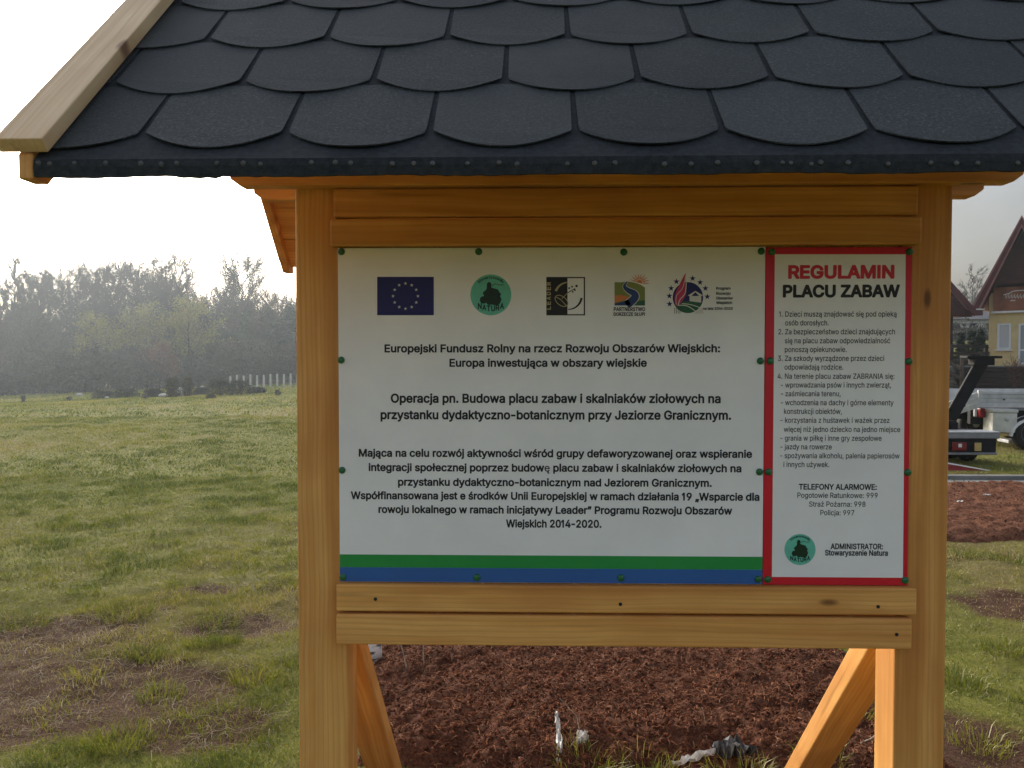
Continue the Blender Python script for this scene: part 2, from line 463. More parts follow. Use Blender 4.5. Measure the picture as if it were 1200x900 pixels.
# ---- roof
XL, XR, YE, YB, ZE = -.90, 1.314, 1.35, 2.83, 1.893
RL = .74 / CT
def slope(x, s, n, side=0):
    y = YE + s * CT - n * ST; z = ZE + s * ST + n * CT
    return Vector((x, y if side == 0 else YE + YB - y, z))
m = MB()
for side in (0, 1):
    nb = 8; w = RL / nb
    for k in range(nb):
        s0, s1 = k * w + .001, (k + 1) * w - .001
        if k == nb - 1: s1 -= .028
        if k == 0: s0 = .006
        c = (slope(0, s0, -.006, side) + slope(0, s1, -.028, side)) / 2; c.x = (XL + XR) / 2
        d = (slope(0, 1, 0, side) - slope(0, 0, 0, side)).normalized()
        n = (slope(0, 0, 1, side) - slope(0, 0, 0, side)).normalized()
        m.plank(c, (EX, d, n), (XR - XL - .106, s1 - s0, .022), .0015, 1)
part(m, 'roof_deck', M['pine'])
m = MB()
for side in (0, 1):
    P = [slope(XL + .053, .0, -.0055, side), slope(XR - .053, .0, -.0055, side), slope(XR - .053, RL - .001, -.0055, side), slope(XL + .053, RL - .001, -.0055, side)]
    n = slope(0, 0, 1, side) - slope(0, 0, 0, side)
    m.prism(P, (0, 0, 0), n * .0055)
part(m, 'underlay', M['membrane'])
# shingle tabs: beaver-tail courses
m = MB(); PIT, GAP, EXPO, SAG = .254, .0085, .205, .050
xa, xb = XL + .055, XR - .055
for side in (0, 1):
    for k in range(5):
        s_tip = .024 + k * EXPO; s_top = min(s_tip + EXPO + .035, RL - .002)
        off = -.178 + (0 if k % 2 == 0 else PIT / 2)
        i0 = int(math.floor((xa - off) / PIT)) - 1
        for i in range(i0, i0 + 13):
            l, r = off + i * PIT + GAP / 2, off + (i + 1) * PIT - GAP / 2
            if r < xa or l > xb: continue
            js, jt = random.uniform(-.002, .002), random.uniform(-.0015, .0015)
            P = [(l - .0, s_top), (l + .002, s_tip + SAG + .012)]
            for q in range(0, 13):
                u = q / 12; xx = l + .004 + (r - l - .008) * u
                P.append((xx, s_tip + js + SAG * (abs(2 * u - 1) ** 2.1) + jt * (2 * u - 1)))
            P += [(r - .002, s_tip + SAG + .012), (r, s_top)]
            Q = []
            for x, s in P: Q.append((min(max(x, xa), xb), s))
            top = [slope(x, s, .0016 + .0052 * max(0, (s_top - s)) / (EXPO + .035) + (.0012 * math.sin(i * 2.1 + x * 30) if s < s_tip + .06 else 0), side) for x, s in Q]
            # drop degenerate neighbours
            pts, sp = [], []
            for p in top:
                if not pts or (p - pts[-1]).length > 1e-5: pts.append(p)
            if len(pts) < 4: continue
            n = (slope(0, 0, 1, side) - slope(0, 0, 0, side))
            V = pts + [p - n * .0027 for p in pts]; L = len(pts)
            F = [tuple(range(L))] + [(a, (a + 1) % L, L + (a + 1) % L, L + a) for a in range(L)]
            gg = (random.random(), random.random(), 0); m.add(V, F, [gg] * len(V))
part(m, 'shingle_covering', M['shingle'])
m = MB()
for side in (0, 1):
    a0 = slope(0, RL - .13, .016, side); a1 = slope(0, RL + .012, .016, side)
    n = (slope(0, 0, 1, side) - slope(0, 0, 0, side))
    P = [Vector((xa, a0.y, a0.z)), Vector((xb, a0.y, a0.z)), Vector((xb, a1.y, a1.z)), Vector((xa, a1.y, a1.z))]
    m.prism(P, (0, 0, 0), n * .004)
part(m, 'ridge_strip', M['shingle'])
# eave strip with its nails, lower edge a little ragged
m = MB(); N = 150; V, F = [], []
for i in range(N + 1):
    x = xa + (xb - xa) * i / N
    zb = 1.8615 + .0016 * (random.random() - .5) + .0012 * math.sin(x * 19)
    if -.60 < x < -.535: zb -= .0035
    V += [(x, YE - .004, zb), (x, YE - .006, 1.878), (x, YE - .004, 1.8905), (x, YE + .003, 1.8965), (x, YE + .02, 1.9125), (x, YE + .02, 1.905), (x, YE + .004, zb)]
for i in range(N):
    for k in range(7):
        a, b = i * 7 + k, i * 7 + (k + 1) % 7; F.append((a, b, b + 7, a + 7))
F += [tuple(range(7)), tuple(range(N * 7, N * 7 + 7))]
m.add(V, F); eave = part(m, 'eave_strip', M['membrane'])
nx = [45, 58, 87, 124, 165, 189, 207, 254, 285, 305, 365, 393, 411, 460, 485, 507, 548, 585, 606, 665, 697, 721, 779, 810, 841, 887, 917, 927, 951, 962, 994, 1041, 1091, 1121, 1146, 1193]
for k, px in enumerate(nx):
    q = at(px, 191.5 + random.uniform(-1, 1), YE - .006); r = random.choice((.0042, .0046, .0050))
    mm = MB(); mm.lathe([(r, 0), (r * .9, -.0012), (r * .4, -.002)], (q.x, YE - .0055, q.z), 'Y', 10); part(mm, 'nail', M['nail'], eave, True)
for k in range(9):
    q = Vector((random.uniform(.84, xb - .02), 0, 1.876)); mm = MB(); mm.lathe([(.0046, 0), (.004, -.0012), (.002, -.002)], (q.x, YE - .0055, q.z + random.uniform(-.002, .002)), 'Y', 10); part(mm, 'nail', M['nail'], eave, True)
# barge boards and their caps
for xo, xi, cx0, cx1 in ((-.872, -.847, -.900, -.817), (1.286, 1.261, 1.314, 1.231)):
    for side in (0, 1):
        def Yf(y): return y if side == 0 else YE + YB - y
        P = [(xo, Yf(1.346), 1.858), (xo, Yf(1.346), 1.9005), (xo, Yf(2.0885), 2.6125), (xo, Yf(2.0885), 2.525), (xo, Yf(1.392), 1.858)]
        m = MB(); b = bmesh.new()
        vs = [b.verts.new(p) for p in P]; f = b.faces.new(vs); r = bmesh.ops.extrude_face_region(b, geom=[f])
        for v in [q for q in r['geom'] if isinstance(q, bmesh.types.BMVert)]: v.co.x = xi
        bmesh.ops.recalc_face_normals(b, faces=list(b.faces)); bmesh.ops.bevel(b, geom=list(b.edges), offset=.002, segments=1, affect='EDGES')
        for v in b.verts: pass
        fs = [[q.index for q in fc.verts] for fc in b.faces]; b.verts.index_update(); fs = [[q.index for q in fc.verts] for fc in b.faces]
        vv = [v.co.copy() for v in b.verts]
        g = [Vector(((v.y * CT + v.z * ST), v.x + side, -v.y * ST + v.z * CT)) for v in vv]; m.add(vv, fs, g); b.free()
        part(m, 'barge_board', M['pine'])
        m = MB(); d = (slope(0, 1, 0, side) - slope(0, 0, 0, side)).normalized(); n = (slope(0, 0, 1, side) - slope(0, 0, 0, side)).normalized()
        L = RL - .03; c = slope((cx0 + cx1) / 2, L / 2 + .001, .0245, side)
        m.plank(c, (d, EX, n), (L + .002, abs(cx1 - cx0), .026), .002, 2); part(m, 'barge_cap', M['pine_cap_flare'])
# screws in the rails
for px, py in ((440, 702), (727, 708), (1029, 711), (1050, 743), (434, 270), (739, 269), (1036, 267)):
    q = at(px, py, 1.85); m = MB(); m.lathe([(.0042, .002), (.0042, -.0006), (.002, -.0004)], (q.x, 1.8495 if py < 300 or py < 715 else 1.8465, q.z), 'Y', 10)
    part(m, 'screw', M['black_print'])
# letter outlines (thousandths of an em): advance, then closed loops of x, y
CAP = 509
GLY = {'b': {}, 'r': {}, 'h': {}}
GLY['b'][chr(45)] = [453,[102,163,344,161,356,168,364,181,363,254,353,267,339,272,103,270,90,259,87,245,87,181]]
GLY['b'][chr(46)] = [188,[74,-29,102,-32,130,-24,152,-5,166,21,168,48,160,76,141,98,116,111,89,114,61,106,39,87,25,62,22,35,30,7,49,-15]]
GLY['b'][chr(48)] = [453,[192,-31,246,-33,287,-26,323,-9,355,15,381,46,403,87,422,146,430,200,432,282,427,337,411,400,391,445,365,482,328,515,287,534,246,542,205,542,164,533,128,516,97,491,71,460,45,410,31,360,23,310,20,250,25,178,35,128,52,82,73,44,110,5,146,-18],[219,78,182,94,155,137,140,196,137,273,145,341,164,391,191,422,228,432,264,421,294,382,311,323,316,237,307,164,288,114,260,85]]
GLY['b'][chr(49)] = [290,[108,-25,192,-27,205,-18,212,-2,212,512,205,526,187,536,105,532,10,439,3,425,3,348,15,327,28,323,42,325,92,366,93,-2,97,-15]]
GLY['b'][chr(50)] = [453,[52,-25,389,-28,403,-24,414,-11,416,62,403,81,216,85,359,244,390,294,405,339,406,403,391,448,357,494,307,526,239,543,194,541,157,532,126,518,94,495,56,444,44,411,38,362,44,345,57,336,130,335,142,339,153,353,157,385,167,407,185,423,207,431,244,430,271,418,287,398,293,371,286,339,260,298,40,62,36,-2,41,-15]]
GLY['b'][chr(52)] = [453,[269,-25,342,-28,361,-21,370,-2,371,75,424,80,435,89,440,103,440,166,434,180,420,189,370,194,370,321,364,335,351,344,279,345,260,335,254,321,251,190,157,194,336,498,335,521,315,536,242,536,225,525,12,162,13,98,29,80,251,78,255,-6]]
GLY['b'][chr(57)] = [453,[118,-25,203,-27,221,-18,364,194,391,244,408,289,416,366,407,412,392,448,348,501,312,524,280,536,207,542,162,533,130,519,78,475,60,448,43,407,37,366,39,316,51,271,69,239,98,208,125,189,166,173,212,166,106,12,105,-11],[203,274,177,289,161,312,153,344,157,380,171,407,194,425,221,432,248,430,275,414,293,389,300,357,296,321,284,298,262,279,234,271]]
GLY['b'][chr(58)] = [188,[74,-29,102,-32,130,-24,152,-5,166,21,168,48,160,76,141,98,116,111,89,114,61,106,39,87,25,62,22,35,30,7,49,-15],[87,244,116,246,139,257,159,280,168,307,166,335,153,362,131,380,107,389,75,387,52,375,32,353,23,326,24,298,38,271,59,253]]
GLY['b'][chr(65)] = [480,[4,-25,87,-27,104,-20,153,112,160,115,324,114,370,-11,378,-22,392,-27,465,-27,478,-23,488,-11,488,12,303,516,287,534,196,536,177,521,-10,7,-9,-11],[196,227,237,357,284,230,278,226]]
GLY['b'][chr(66)] = [456,[48,-25,245,-28,308,-22,345,-12,381,7,424,53,443,107,442,175,421,225,381,266,406,298,419,325,425,362,423,403,415,435,398,466,376,491,345,513,295,531,245,536,58,536,45,531,35,521,33,-2,37,-15],[154,85,154,203,276,200,306,185,323,162,327,144,325,121,314,103,299,93,263,85],[154,314,154,423,263,422,286,415,302,398,308,380,307,357,298,339,281,324,245,313]]
GLY['b'][chr(67)] = [510,[228,-31,279,-34,325,-28,366,-15,407,7,442,37,470,73,489,114,500,155,497,173,479,187,401,187,387,178,370,136,348,108,311,88,270,81,229,86,198,100,171,123,151,155,133,219,136,310,162,373,181,396,207,414,234,424,266,428,325,416,361,387,386,332,402,321,479,322,498,337,500,355,484,408,466,441,441,473,384,516,307,540,243,542,198,534,157,519,116,493,81,460,47,410,27,360,16,310,13,250,20,178,34,128,56,82,88,41,134,3,175,-18]]
GLY['b'][chr(68)] = [502,[48,-25,222,-27,299,-18,345,-3,386,20,417,48,446,85,468,130,486,203,488,280,481,335,466,385,436,439,404,475,367,501,322,522,249,535,58,536,45,531,36,521,33,-2,37,-15],[154,85,152,421,240,423,295,410,317,396,340,373,364,321,371,235,354,162,326,121,290,98,236,85]]
GLY['b'][chr(69)] = [419,[48,-25,376,-27,398,-15,403,-2,402,62,386,83,154,85,152,89,154,201,363,202,382,221,383,266,380,298,363,312,154,314,152,421,386,427,400,448,400,498,397,521,386,533,58,536,45,531,36,521,33,-2,37,-15]]
GLY['b'][chr(70)] = [410,[48,-25,126,-27,140,-23,150,-11,154,194,349,194,370,207,374,280,369,294,358,303,152,307,152,421,381,427,395,444,397,498,394,521,381,533,58,536,45,531,36,521,33,-2,37,-15]]
GLY['b'][chr(71)] = [520,[228,-31,288,-34,334,-27,375,-13,420,15,452,45,475,78,493,118,504,173,505,260,499,273,488,281,279,283,261,273,255,260,258,187,279,172,384,169,372,137,357,115,334,97,307,85,243,83,191,105,156,146,140,182,133,219,136,310,162,373,181,396,207,414,234,424,266,428,320,417,354,391,386,332,402,322,479,322,493,329,501,341,496,378,479,419,434,479,375,519,334,534,293,542,243,542,198,534,152,517,113,491,70,448,44,405,27,360,16,310,13,250,20,178,34,128,56,82,87,41,134,2,175,-18]]
GLY['b'][chr(73)] = [184,[48,-25,131,-27,145,-19,152,-2,152,512,145,527,126,536,54,535,40,528,33,512,33,-2,37,-15]]
GLY['b'][chr(74)] = [396,[150,-31,213,-33,277,-13,327,28,352,73,364,146,364,510,359,525,345,535,268,536,252,528,245,514,244,146,240,114,227,92,209,81,186,77,163,81,144,91,127,123,123,182,109,198,27,200,7,182,11,96,19,69,39,32,90,-12]]
GLY['b'][chr(76)] = [393,[48,-25,363,-27,381,-19,389,-2,388,62,372,82,154,85,152,512,145,528,126,536,54,535,40,528,33,512,33,-2,37,-15]]
GLY['b'][chr(77)] = [628,[48,-25,126,-27,147,-11,151,257,263,-15,281,-27,340,-28,354,-25,367,-11,476,267,479,-11,490,-24,504,-28,572,-27,587,-20,595,-2,595,507,586,530,567,536,476,536,454,525,317,171,313,169,173,525,149,536,58,536,40,528,33,507,33,-2,37,-15]]
GLY['b'][chr(78)] = [523,[48,-25,131,-27,145,-19,152,-6,154,317,367,-19,386,-27,463,-28,486,-16,491,3,491,507,481,530,467,536,395,536,381,530,372,516,371,203,367,196,154,530,140,536,58,536,38,525,33,507,33,-2,37,-15]]
GLY['b'][chr(79)] = [533,[227,-31,288,-33,334,-26,379,-9,416,14,452,48,487,100,507,150,517,200,520,278,513,332,499,382,476,428,448,466,401,505,357,527,311,539,248,542,198,534,157,519,116,493,81,460,47,410,27,360,16,310,13,250,20,178,34,128,57,82,88,41,134,3,175,-18],[248,82,197,100,175,120,156,146,134,214,133,291,149,350,182,396,229,423,279,428,334,410,361,387,377,364,398,305,401,219,384,157,352,113,302,85]]
GLY['b'][chr(80)] = [445,[48,-25,126,-27,147,-15,152,-2,154,158,258,159,317,171,374,203,414,253,434,316,436,362,430,398,420,430,399,466,372,494,345,512,295,530,236,536,58,536,45,531,35,521,33,-2,37,-15],[154,270,154,424,254,423,279,416,299,403,313,375,317,344,311,312,296,289,276,277,254,271]]
GLY['b'][chr(82)] = [449,[48,-25,126,-27,140,-23,149,-12,152,166,158,170,231,169,328,-11,340,-24,431,-27,451,-15,455,-2,453,12,354,194,398,235,423,275,436,335,432,398,405,462,381,489,348,512,308,527,254,536,58,536,45,531,36,521,33,-2,37,-15],[154,283,154,424,263,422,290,412,305,398,315,375,317,344,311,316,296,298,254,284]]
GLY['b'][chr(83)] = [447,[180,-33,223,-36,277,-32,350,-7,377,12,403,39,424,76,433,107,435,153,428,189,412,221,386,250,323,289,177,335,155,348,145,362,145,389,159,411,186,425,223,431,259,427,286,415,302,398,315,362,327,352,405,351,423,362,428,380,421,421,391,476,340,517,300,533,264,541,177,539,109,514,82,495,55,466,36,435,27,403,24,371,30,330,44,298,70,267,136,226,286,178,316,153,315,121,297,98,268,83,223,77,182,83,155,96,137,117,127,152,114,162,36,164,16,153,11,135,19,89,33,57,52,30,105,-10]]
GLY['b'][chr(84)] = [449,[180,-25,262,-27,282,-11,284,421,416,424,434,430,444,448,444,507,442,521,430,533,30,536,16,531,7,521,4,448,16,429,30,424,165,421,165,-2,170,-15]]
GLY['b'][chr(85)] = [517,[216,-33,299,-33,372,-11,425,26,466,85,482,135,485,176,485,508,481,522,467,534,390,536,376,531,367,519,362,149,349,121,326,98,299,85,263,79,226,82,195,96,171,117,155,149,148,522,131,535,63,536,45,531,36,521,33,172,45,99,72,50,108,12,158,-17]]
GLY['b'][chr(87)] = [686,[143,-25,233,-27,253,-15,342,306,433,-15,455,-28,533,-27,549,-20,557,-6,696,503,696,516,687,530,674,536,601,536,587,531,579,521,492,189,406,516,396,531,383,536,305,536,283,523,192,195,105,523,83,536,15,536,-4,528,-11,512,-9,498,128,-6]]
GLY['b'][chr(89)] = [472,[191,-25,274,-27,293,-11,296,201,481,498,482,516,469,532,383,536,364,530,237,325,109,530,92,536,15,536,1,531,-8,521,-11,507,-7,494,175,203,176,-2,181,-15]]
GLY['b'][chr(90)] = [438,[29,-25,398,-28,411,-25,422,-15,427,-2,427,62,411,82,174,85,421,448,424,512,411,532,398,536,38,536,18,525,13,512,13,448,19,435,29,426,265,421,16,57,15,-6]]
GLY['b'][chr(97)] = [389,[126,-33,197,-33,251,-11,269,-27,338,-28,356,-20,364,-6,364,253,357,308,342,341,319,369,292,388,256,403,179,411,138,405,101,393,51,358,29,329,14,299,16,281,28,267,97,246,115,251,142,286,174,301,224,299,238,290,245,276,247,257,129,239,69,220,33,193,11,158,3,94,9,62,24,31,42,8,69,-13],[147,76,129,84,121,94,120,112,129,125,165,138,248,149,242,112,219,86,188,74]]
GLY['b'][chr(98)] = [424,[196,-33,246,-35,296,-24,342,3,376,40,402,90,415,145,417,208,408,267,393,308,367,349,338,376,301,398,264,409,214,411,178,405,142,389,141,508,137,523,119,536,46,535,31,526,25,508,26,-5,33,-19,46,-27,119,-27,142,-10],[205,76,175,90,154,117,142,163,141,213,151,254,169,282,196,299,228,302,260,292,285,263,298,222,299,167,290,126,269,93,242,77]]
GLY['b'][chr(99)] = [396,[171,-33,246,-32,279,-24,314,-6,364,40,390,99,387,116,376,126,305,145,284,135,256,90,223,75,196,75,173,81,155,95,139,117,125,167,127,222,141,264,169,293,205,302,241,296,266,276,282,244,301,234,373,252,387,267,389,281,377,313,345,358,301,390,246,409,205,412,155,406,119,392,87,372,60,346,32,305,10,231,10,145,22,95,39,58,63,26,100,-5,132,-22]]
GLY['b'][chr(100)] = [424,[161,-33,232,-32,287,-9,305,-26,373,-27,387,-23,397,-10,399,508,396,522,382,534,310,536,287,522,282,388,246,405,210,412,164,409,128,400,96,383,69,361,41,325,23,288,9,231,7,185,12,126,28,76,49,40,82,3,123,-21],[187,76,160,89,138,117,126,158,125,213,135,254,155,284,181,299,214,302,246,291,269,263,282,217,283,163,270,117,251,90,223,76]]
GLY['b'][chr(101)] = [404,[173,-33,251,-33,314,-11,364,31,392,85,389,104,378,115,310,133,287,126,258,85,223,74,196,75,169,83,151,97,136,117,128,140,132,142,373,142,390,149,398,163,392,263,363,331,337,362,306,385,273,401,228,411,187,411,151,405,114,391,85,372,58,345,32,304,9,226,7,167,13,126,41,54,71,17,101,-6,137,-24],[132,248,141,271,160,289,180,299,205,303,228,300,248,290,265,272,274,249]]
GLY['b'][chr(102)] = [254,[68,-25,146,-27,161,-20,168,-6,170,298,236,301,251,312,256,330,255,385,248,398,232,407,171,407,170,430,182,445,232,441,250,453,270,521,263,539,246,549,177,557,146,552,114,539,86,518,66,489,55,457,51,407,0,406,-19,389,-21,325,-16,312,0,300,52,298,53,-2,58,-15]]
GLY['b'][chr(103)] = [425,[164,-175,241,-176,311,-157,361,-121,389,-75,400,-11,400,379,396,394,382,405,310,407,296,401,287,388,246,405,219,411,178,411,141,404,101,386,70,361,41,325,23,289,9,229,10,148,24,93,60,35,101,2,160,-20,223,-21,284,-2,281,-30,273,-45,255,-60,232,-67,196,-69,164,-62,142,-48,119,-19,105,-13,87,-17,28,-54,25,-80,64,-131,110,-160],[187,88,155,103,134,134,124,179,127,225,138,261,160,288,187,301,219,301,249,289,271,261,284,216,283,161,271,125,251,100,223,88]]
GLY['b'][chr(104)] = [410,[40,-25,119,-27,139,-11,143,248,151,271,164,287,183,297,205,301,228,300,246,291,260,275,266,257,269,-2,273,-15,292,-27,360,-27,376,-20,385,-2,384,257,377,303,365,335,350,357,323,383,269,407,196,409,142,388,141,512,133,529,119,536,46,535,33,528,25,512,25,-2,30,-15]]
GLY['b'][chr(105)] = [167,[40,-25,117,-27,133,-20,140,-6,141,380,134,398,117,407,44,405,33,398,26,385,25,-2,30,-15],[71,416,103,418,126,429,144,448,153,471,152,498,142,521,124,539,99,550,71,550,49,542,29,525,15,498,15,471,24,448,44,427]]
GLY['b'][chr(106)] = [167,[-22,-167,29,-169,79,-153,114,-122,136,-76,141,-31,141,378,135,396,120,406,47,406,34,399,26,387,25,-35,16,-57,-21,-61,-35,-76,-37,-145,-33,-158],[60,419,84,415,111,421,134,436,148,455,154,483,148,510,134,531,111,546,84,551,56,546,34,531,19,510,13,483,19,455,37,433]]
GLY['b'][chr(107)] = [381,[40,-25,114,-28,136,-15,141,-2,141,125,151,137,282,-25,378,-27,392,-19,400,-2,394,16,239,216,381,362,387,375,384,394,364,407,273,405,142,274,141,512,133,529,119,536,46,535,33,528,25,512,25,-2,30,-15]]
GLY['b'][chr(108)] = [174,[43,-25,126,-27,140,-19,147,-2,147,530,140,549,121,557,49,557,35,549,28,535,28,-2,32,-15]]
GLY['b'][chr(109)] = [610,[40,-25,119,-27,139,-11,143,257,150,275,164,292,201,303,233,292,246,266,247,-2,255,-20,273,-28,337,-27,351,-23,361,-11,364,262,383,292,419,303,452,294,467,271,470,-11,492,-27,560,-27,573,-22,584,-2,584,271,576,316,555,356,533,381,510,396,451,413,414,412,378,403,319,366,283,398,237,413,187,410,137,390,128,402,114,407,51,407,37,402,25,380,25,3,28,-12]]
GLY['b'][chr(110)] = [410,[40,-25,119,-27,139,-11,144,253,154,275,168,289,210,302,246,291,260,275,266,257,271,-11,283,-24,296,-28,360,-27,380,-15,385,3,382,275,364,335,342,366,319,386,283,404,228,412,178,405,142,388,114,407,46,406,29,394,25,380,25,-2,30,-15]]
GLY['b'][chr(111)] = [415,[171,-33,210,-36,260,-29,296,-16,328,3,376,58,393,95,406,145,406,231,396,272,376,317,353,349,323,376,282,399,246,409,205,412,155,406,119,392,87,372,60,346,32,305,10,231,10,145,22,95,39,58,63,26,100,-5,132,-22],[187,76,159,90,136,122,125,167,126,217,138,258,160,286,187,300,223,301,255,287,277,258,291,208,289,158,277,117,255,89,228,76]]
GLY['b'][chr(112)] = [424,[40,-167,114,-170,136,-158,141,-145,142,-11,173,-27,205,-34,246,-35,283,-28,314,-15,351,11,377,42,395,74,411,124,417,169,415,228,408,269,394,305,369,346,342,374,310,394,264,409,228,412,178,405,142,387,128,402,114,407,46,406,28,392,25,-145,30,-158],[196,78,168,96,150,128,141,174,143,224,154,260,174,287,201,300,237,301,266,287,288,255,300,210,298,155,285,115,262,87,233,75]]
GLY['b'][chr(114)] = [259,[40,-25,119,-27,139,-11,144,257,158,280,178,293,205,298,246,295,266,307,271,321,271,385,267,398,255,409,187,410,137,391,119,406,51,407,37,402,28,392,25,-2,30,-15]]
GLY['b'][chr(115)] = [365,[143,-33,216,-34,284,-13,308,4,334,30,356,81,358,122,352,149,338,176,316,200,270,226,156,256,137,272,138,285,147,295,188,305,225,295,247,259,261,251,329,263,347,275,352,290,347,308,315,363,275,393,229,408,156,410,93,390,44,349,22,299,20,258,26,231,40,204,61,181,111,153,225,122,240,108,238,95,225,82,179,73,138,84,116,123,97,134,29,121,12,108,8,90,16,64,43,18,88,-16]]
GLY['b'][chr(116)] = [227,[135,-29,209,-28,230,-20,239,-6,223,71,205,81,159,79,154,99,154,299,209,300,223,308,231,326,231,385,214,405,154,408,153,476,141,494,127,499,59,498,46,491,38,476,37,408,0,406,-19,390,-20,321,-4,302,37,299,37,90,47,40,63,12,82,-6]]
GLY['b'][chr(117)] = [410,[149,-30,214,-30,269,-8,292,-27,360,-27,373,-22,382,-11,385,379,381,393,369,404,292,406,272,393,266,129,257,107,242,90,201,78,163,89,144,120,138,393,119,406,64,407,42,405,29,393,25,139,33,75,52,34,78,3,114,-20]]
GLY['b'][chr(119)] = [567,[125,-25,203,-27,221,-15,284,194,346,-15,366,-27,430,-28,448,-20,456,-6,571,371,572,385,565,398,548,407,480,407,457,394,398,187,342,389,330,403,248,407,230,396,171,188,107,398,84,407,21,407,3,398,-4,385,-4,371,111,-6]]
GLY['b'][chr(121)] = [389,[57,-170,111,-171,152,-160,188,-135,216,-98,398,371,397,389,384,404,302,407,284,396,193,159,104,399,88,407,16,407,-6,394,-9,371,133,-1,118,-42,107,-58,93,-62,57,-59,36,-74,20,-142,31,-161]]
GLY['b'][chr(122)] = [380,[29,-25,340,-27,361,-15,366,-2,366,57,353,80,180,85,356,316,360,380,349,401,331,407,49,407,26,396,20,380,20,321,25,307,35,298,199,294,17,58,14,-2,19,-15]]
GLY['b'][chr(243)] = [415,[171,-33,246,-32,282,-22,315,-5,344,17,373,54,402,126,408,167,406,226,398,267,382,306,355,347,328,373,296,393,250,408,323,522,320,545,301,556,228,557,209,549,154,435,154,422,162,408,105,385,62,349,32,304,13,249,7,190,10,145,22,95,39,58,63,26,100,-5,132,-22],[187,76,159,90,136,122,125,167,126,217,138,258,160,286,187,300,223,301,255,287,277,258,291,208,289,158,277,117,255,89,228,76]]
GLY['b'][chr(261)] = [389,[269,-170,306,-172,338,-167,374,-152,384,-133,357,-65,338,-58,309,-65,312,-56,356,-20,363,-6,360,294,352,321,334,353,290,389,256,403,219,410,147,407,92,388,51,358,16,303,14,289,18,276,33,265,106,247,119,254,136,280,151,293,174,301,206,303,238,289,247,258,110,235,49,208,26,185,9,153,3,117,6,76,31,21,73,-15,133,-34,201,-33,191,-79,200,-120,227,-151],[147,76,129,84,121,94,120,112,129,125,165,138,248,149,242,112,219,86,188,74]]
GLY['b'][chr(321)] = [413,[68,-25,382,-28,401,-20,409,-2,409,62,402,75,392,83,173,85,173,230,292,302,297,316,298,385,287,405,264,411,173,361,172,512,164,528,151,536,78,536,56,521,53,294,-2,257,-11,239,-11,171,-7,157,14,145,51,161,53,157,53,-2,58,-15]]
GLY['b'][chr(322)] = [214,[63,-25,141,-27,155,-23,165,-11,167,248,214,280,222,298,222,362,218,375,195,388,167,380,167,535,159,549,145,557,73,557,51,544,47,307,1,280,-7,262,-7,198,-3,185,18,173,47,180,48,-2,52,-15]]
GLY['b'][chr(347)] = [365,[143,-33,216,-34,284,-13,329,24,355,76,359,108,352,149,338,176,317,199,270,226,161,255,137,272,138,285,147,295,188,305,225,295,247,259,261,251,334,264,348,276,352,290,347,308,315,363,275,393,230,408,302,521,301,540,284,555,206,557,188,549,134,438,133,422,141,408,93,390,61,368,35,335,23,304,19,272,24,240,34,213,56,185,106,155,220,124,240,108,238,95,225,82,179,73,138,84,116,123,97,134,29,121,12,108,8,90,16,64,43,18,88,-16]]
GLY['b'][chr(8221)] = [300,[39,294,100,291,121,303,163,450,166,439,147,321,150,307,159,296,172,291,222,291,240,298,248,312,301,503,295,526,277,536,204,536,191,532,177,517,168,530,154,536,82,536,63,529,54,512,24,321,27,306]]
GLY['b'][chr(8222)] = [287,[26,-144,86,-147,108,-135,150,13,153,1,134,-117,136,-131,146,-142,159,-147,209,-147,227,-139,235,-126,288,65,282,89,264,98,191,99,177,95,164,80,155,93,141,98,68,99,50,92,41,74,11,-117,14,-132]]
GLY['b'][chr(32)] = [188]
GLY['r'][chr(44)] = [188,[30,-126,92,-126,147,70,140,80,68,81,58,74]]
GLY['r'][chr(45)] = [453,[107,181,339,178,347,186,347,245,335,254,112,254,104,245]]
GLY['r'][chr(46)] = [188,[76,-11,116,-10,134,2,147,21,151,39,147,62,135,80,116,93,93,96,75,93,56,80,44,62,40,39,43,21,57,1]]
GLY['r'][chr(49)] = [290,[113,-6,183,-10,194,-2,194,507,187,518,115,517,20,421,20,348,28,340,110,407]]
GLY['r'][chr(50)] = [453,[57,-6,389,-10,398,-3,399,57,394,65,180,66,176,71,335,241,367,287,385,330,390,385,376,439,344,481,298,511,239,525,167,517,112,487,88,462,71,435,57,380,56,362,62,353,130,353,136,357,144,401,157,423,185,443,217,450,253,446,285,430,305,403,311,371,302,330,275,289,56,53]]
GLY['r'][chr(51)] = [453,[177,-13,251,-14,310,2,360,38,392,87,401,119,402,160,393,200,378,229,352,260,324,279,283,295,245,300,380,455,382,510,374,518,69,518,60,510,60,450,65,444,268,441,149,305,147,246,156,238,251,232,293,210,310,186,319,155,317,123,305,96,287,79,265,67,237,61,201,61,169,68,142,85,127,105,115,140,42,141,34,132,47,78,74,38,119,5]]
GLY['r'][chr(52)] = [453,[274,-6,347,-9,352,-2,353,94,415,96,422,103,420,170,353,175,351,322,342,327,283,327,273,321,270,173,125,175,318,503,320,512,311,518,247,518,238,512,30,157,30,103,38,96,270,96]]
GLY['r'][chr(55)] = [453,[90,-6,165,-10,174,-4,399,444,397,516,65,518,53,512,52,453,60,442,308,439,90,7]]
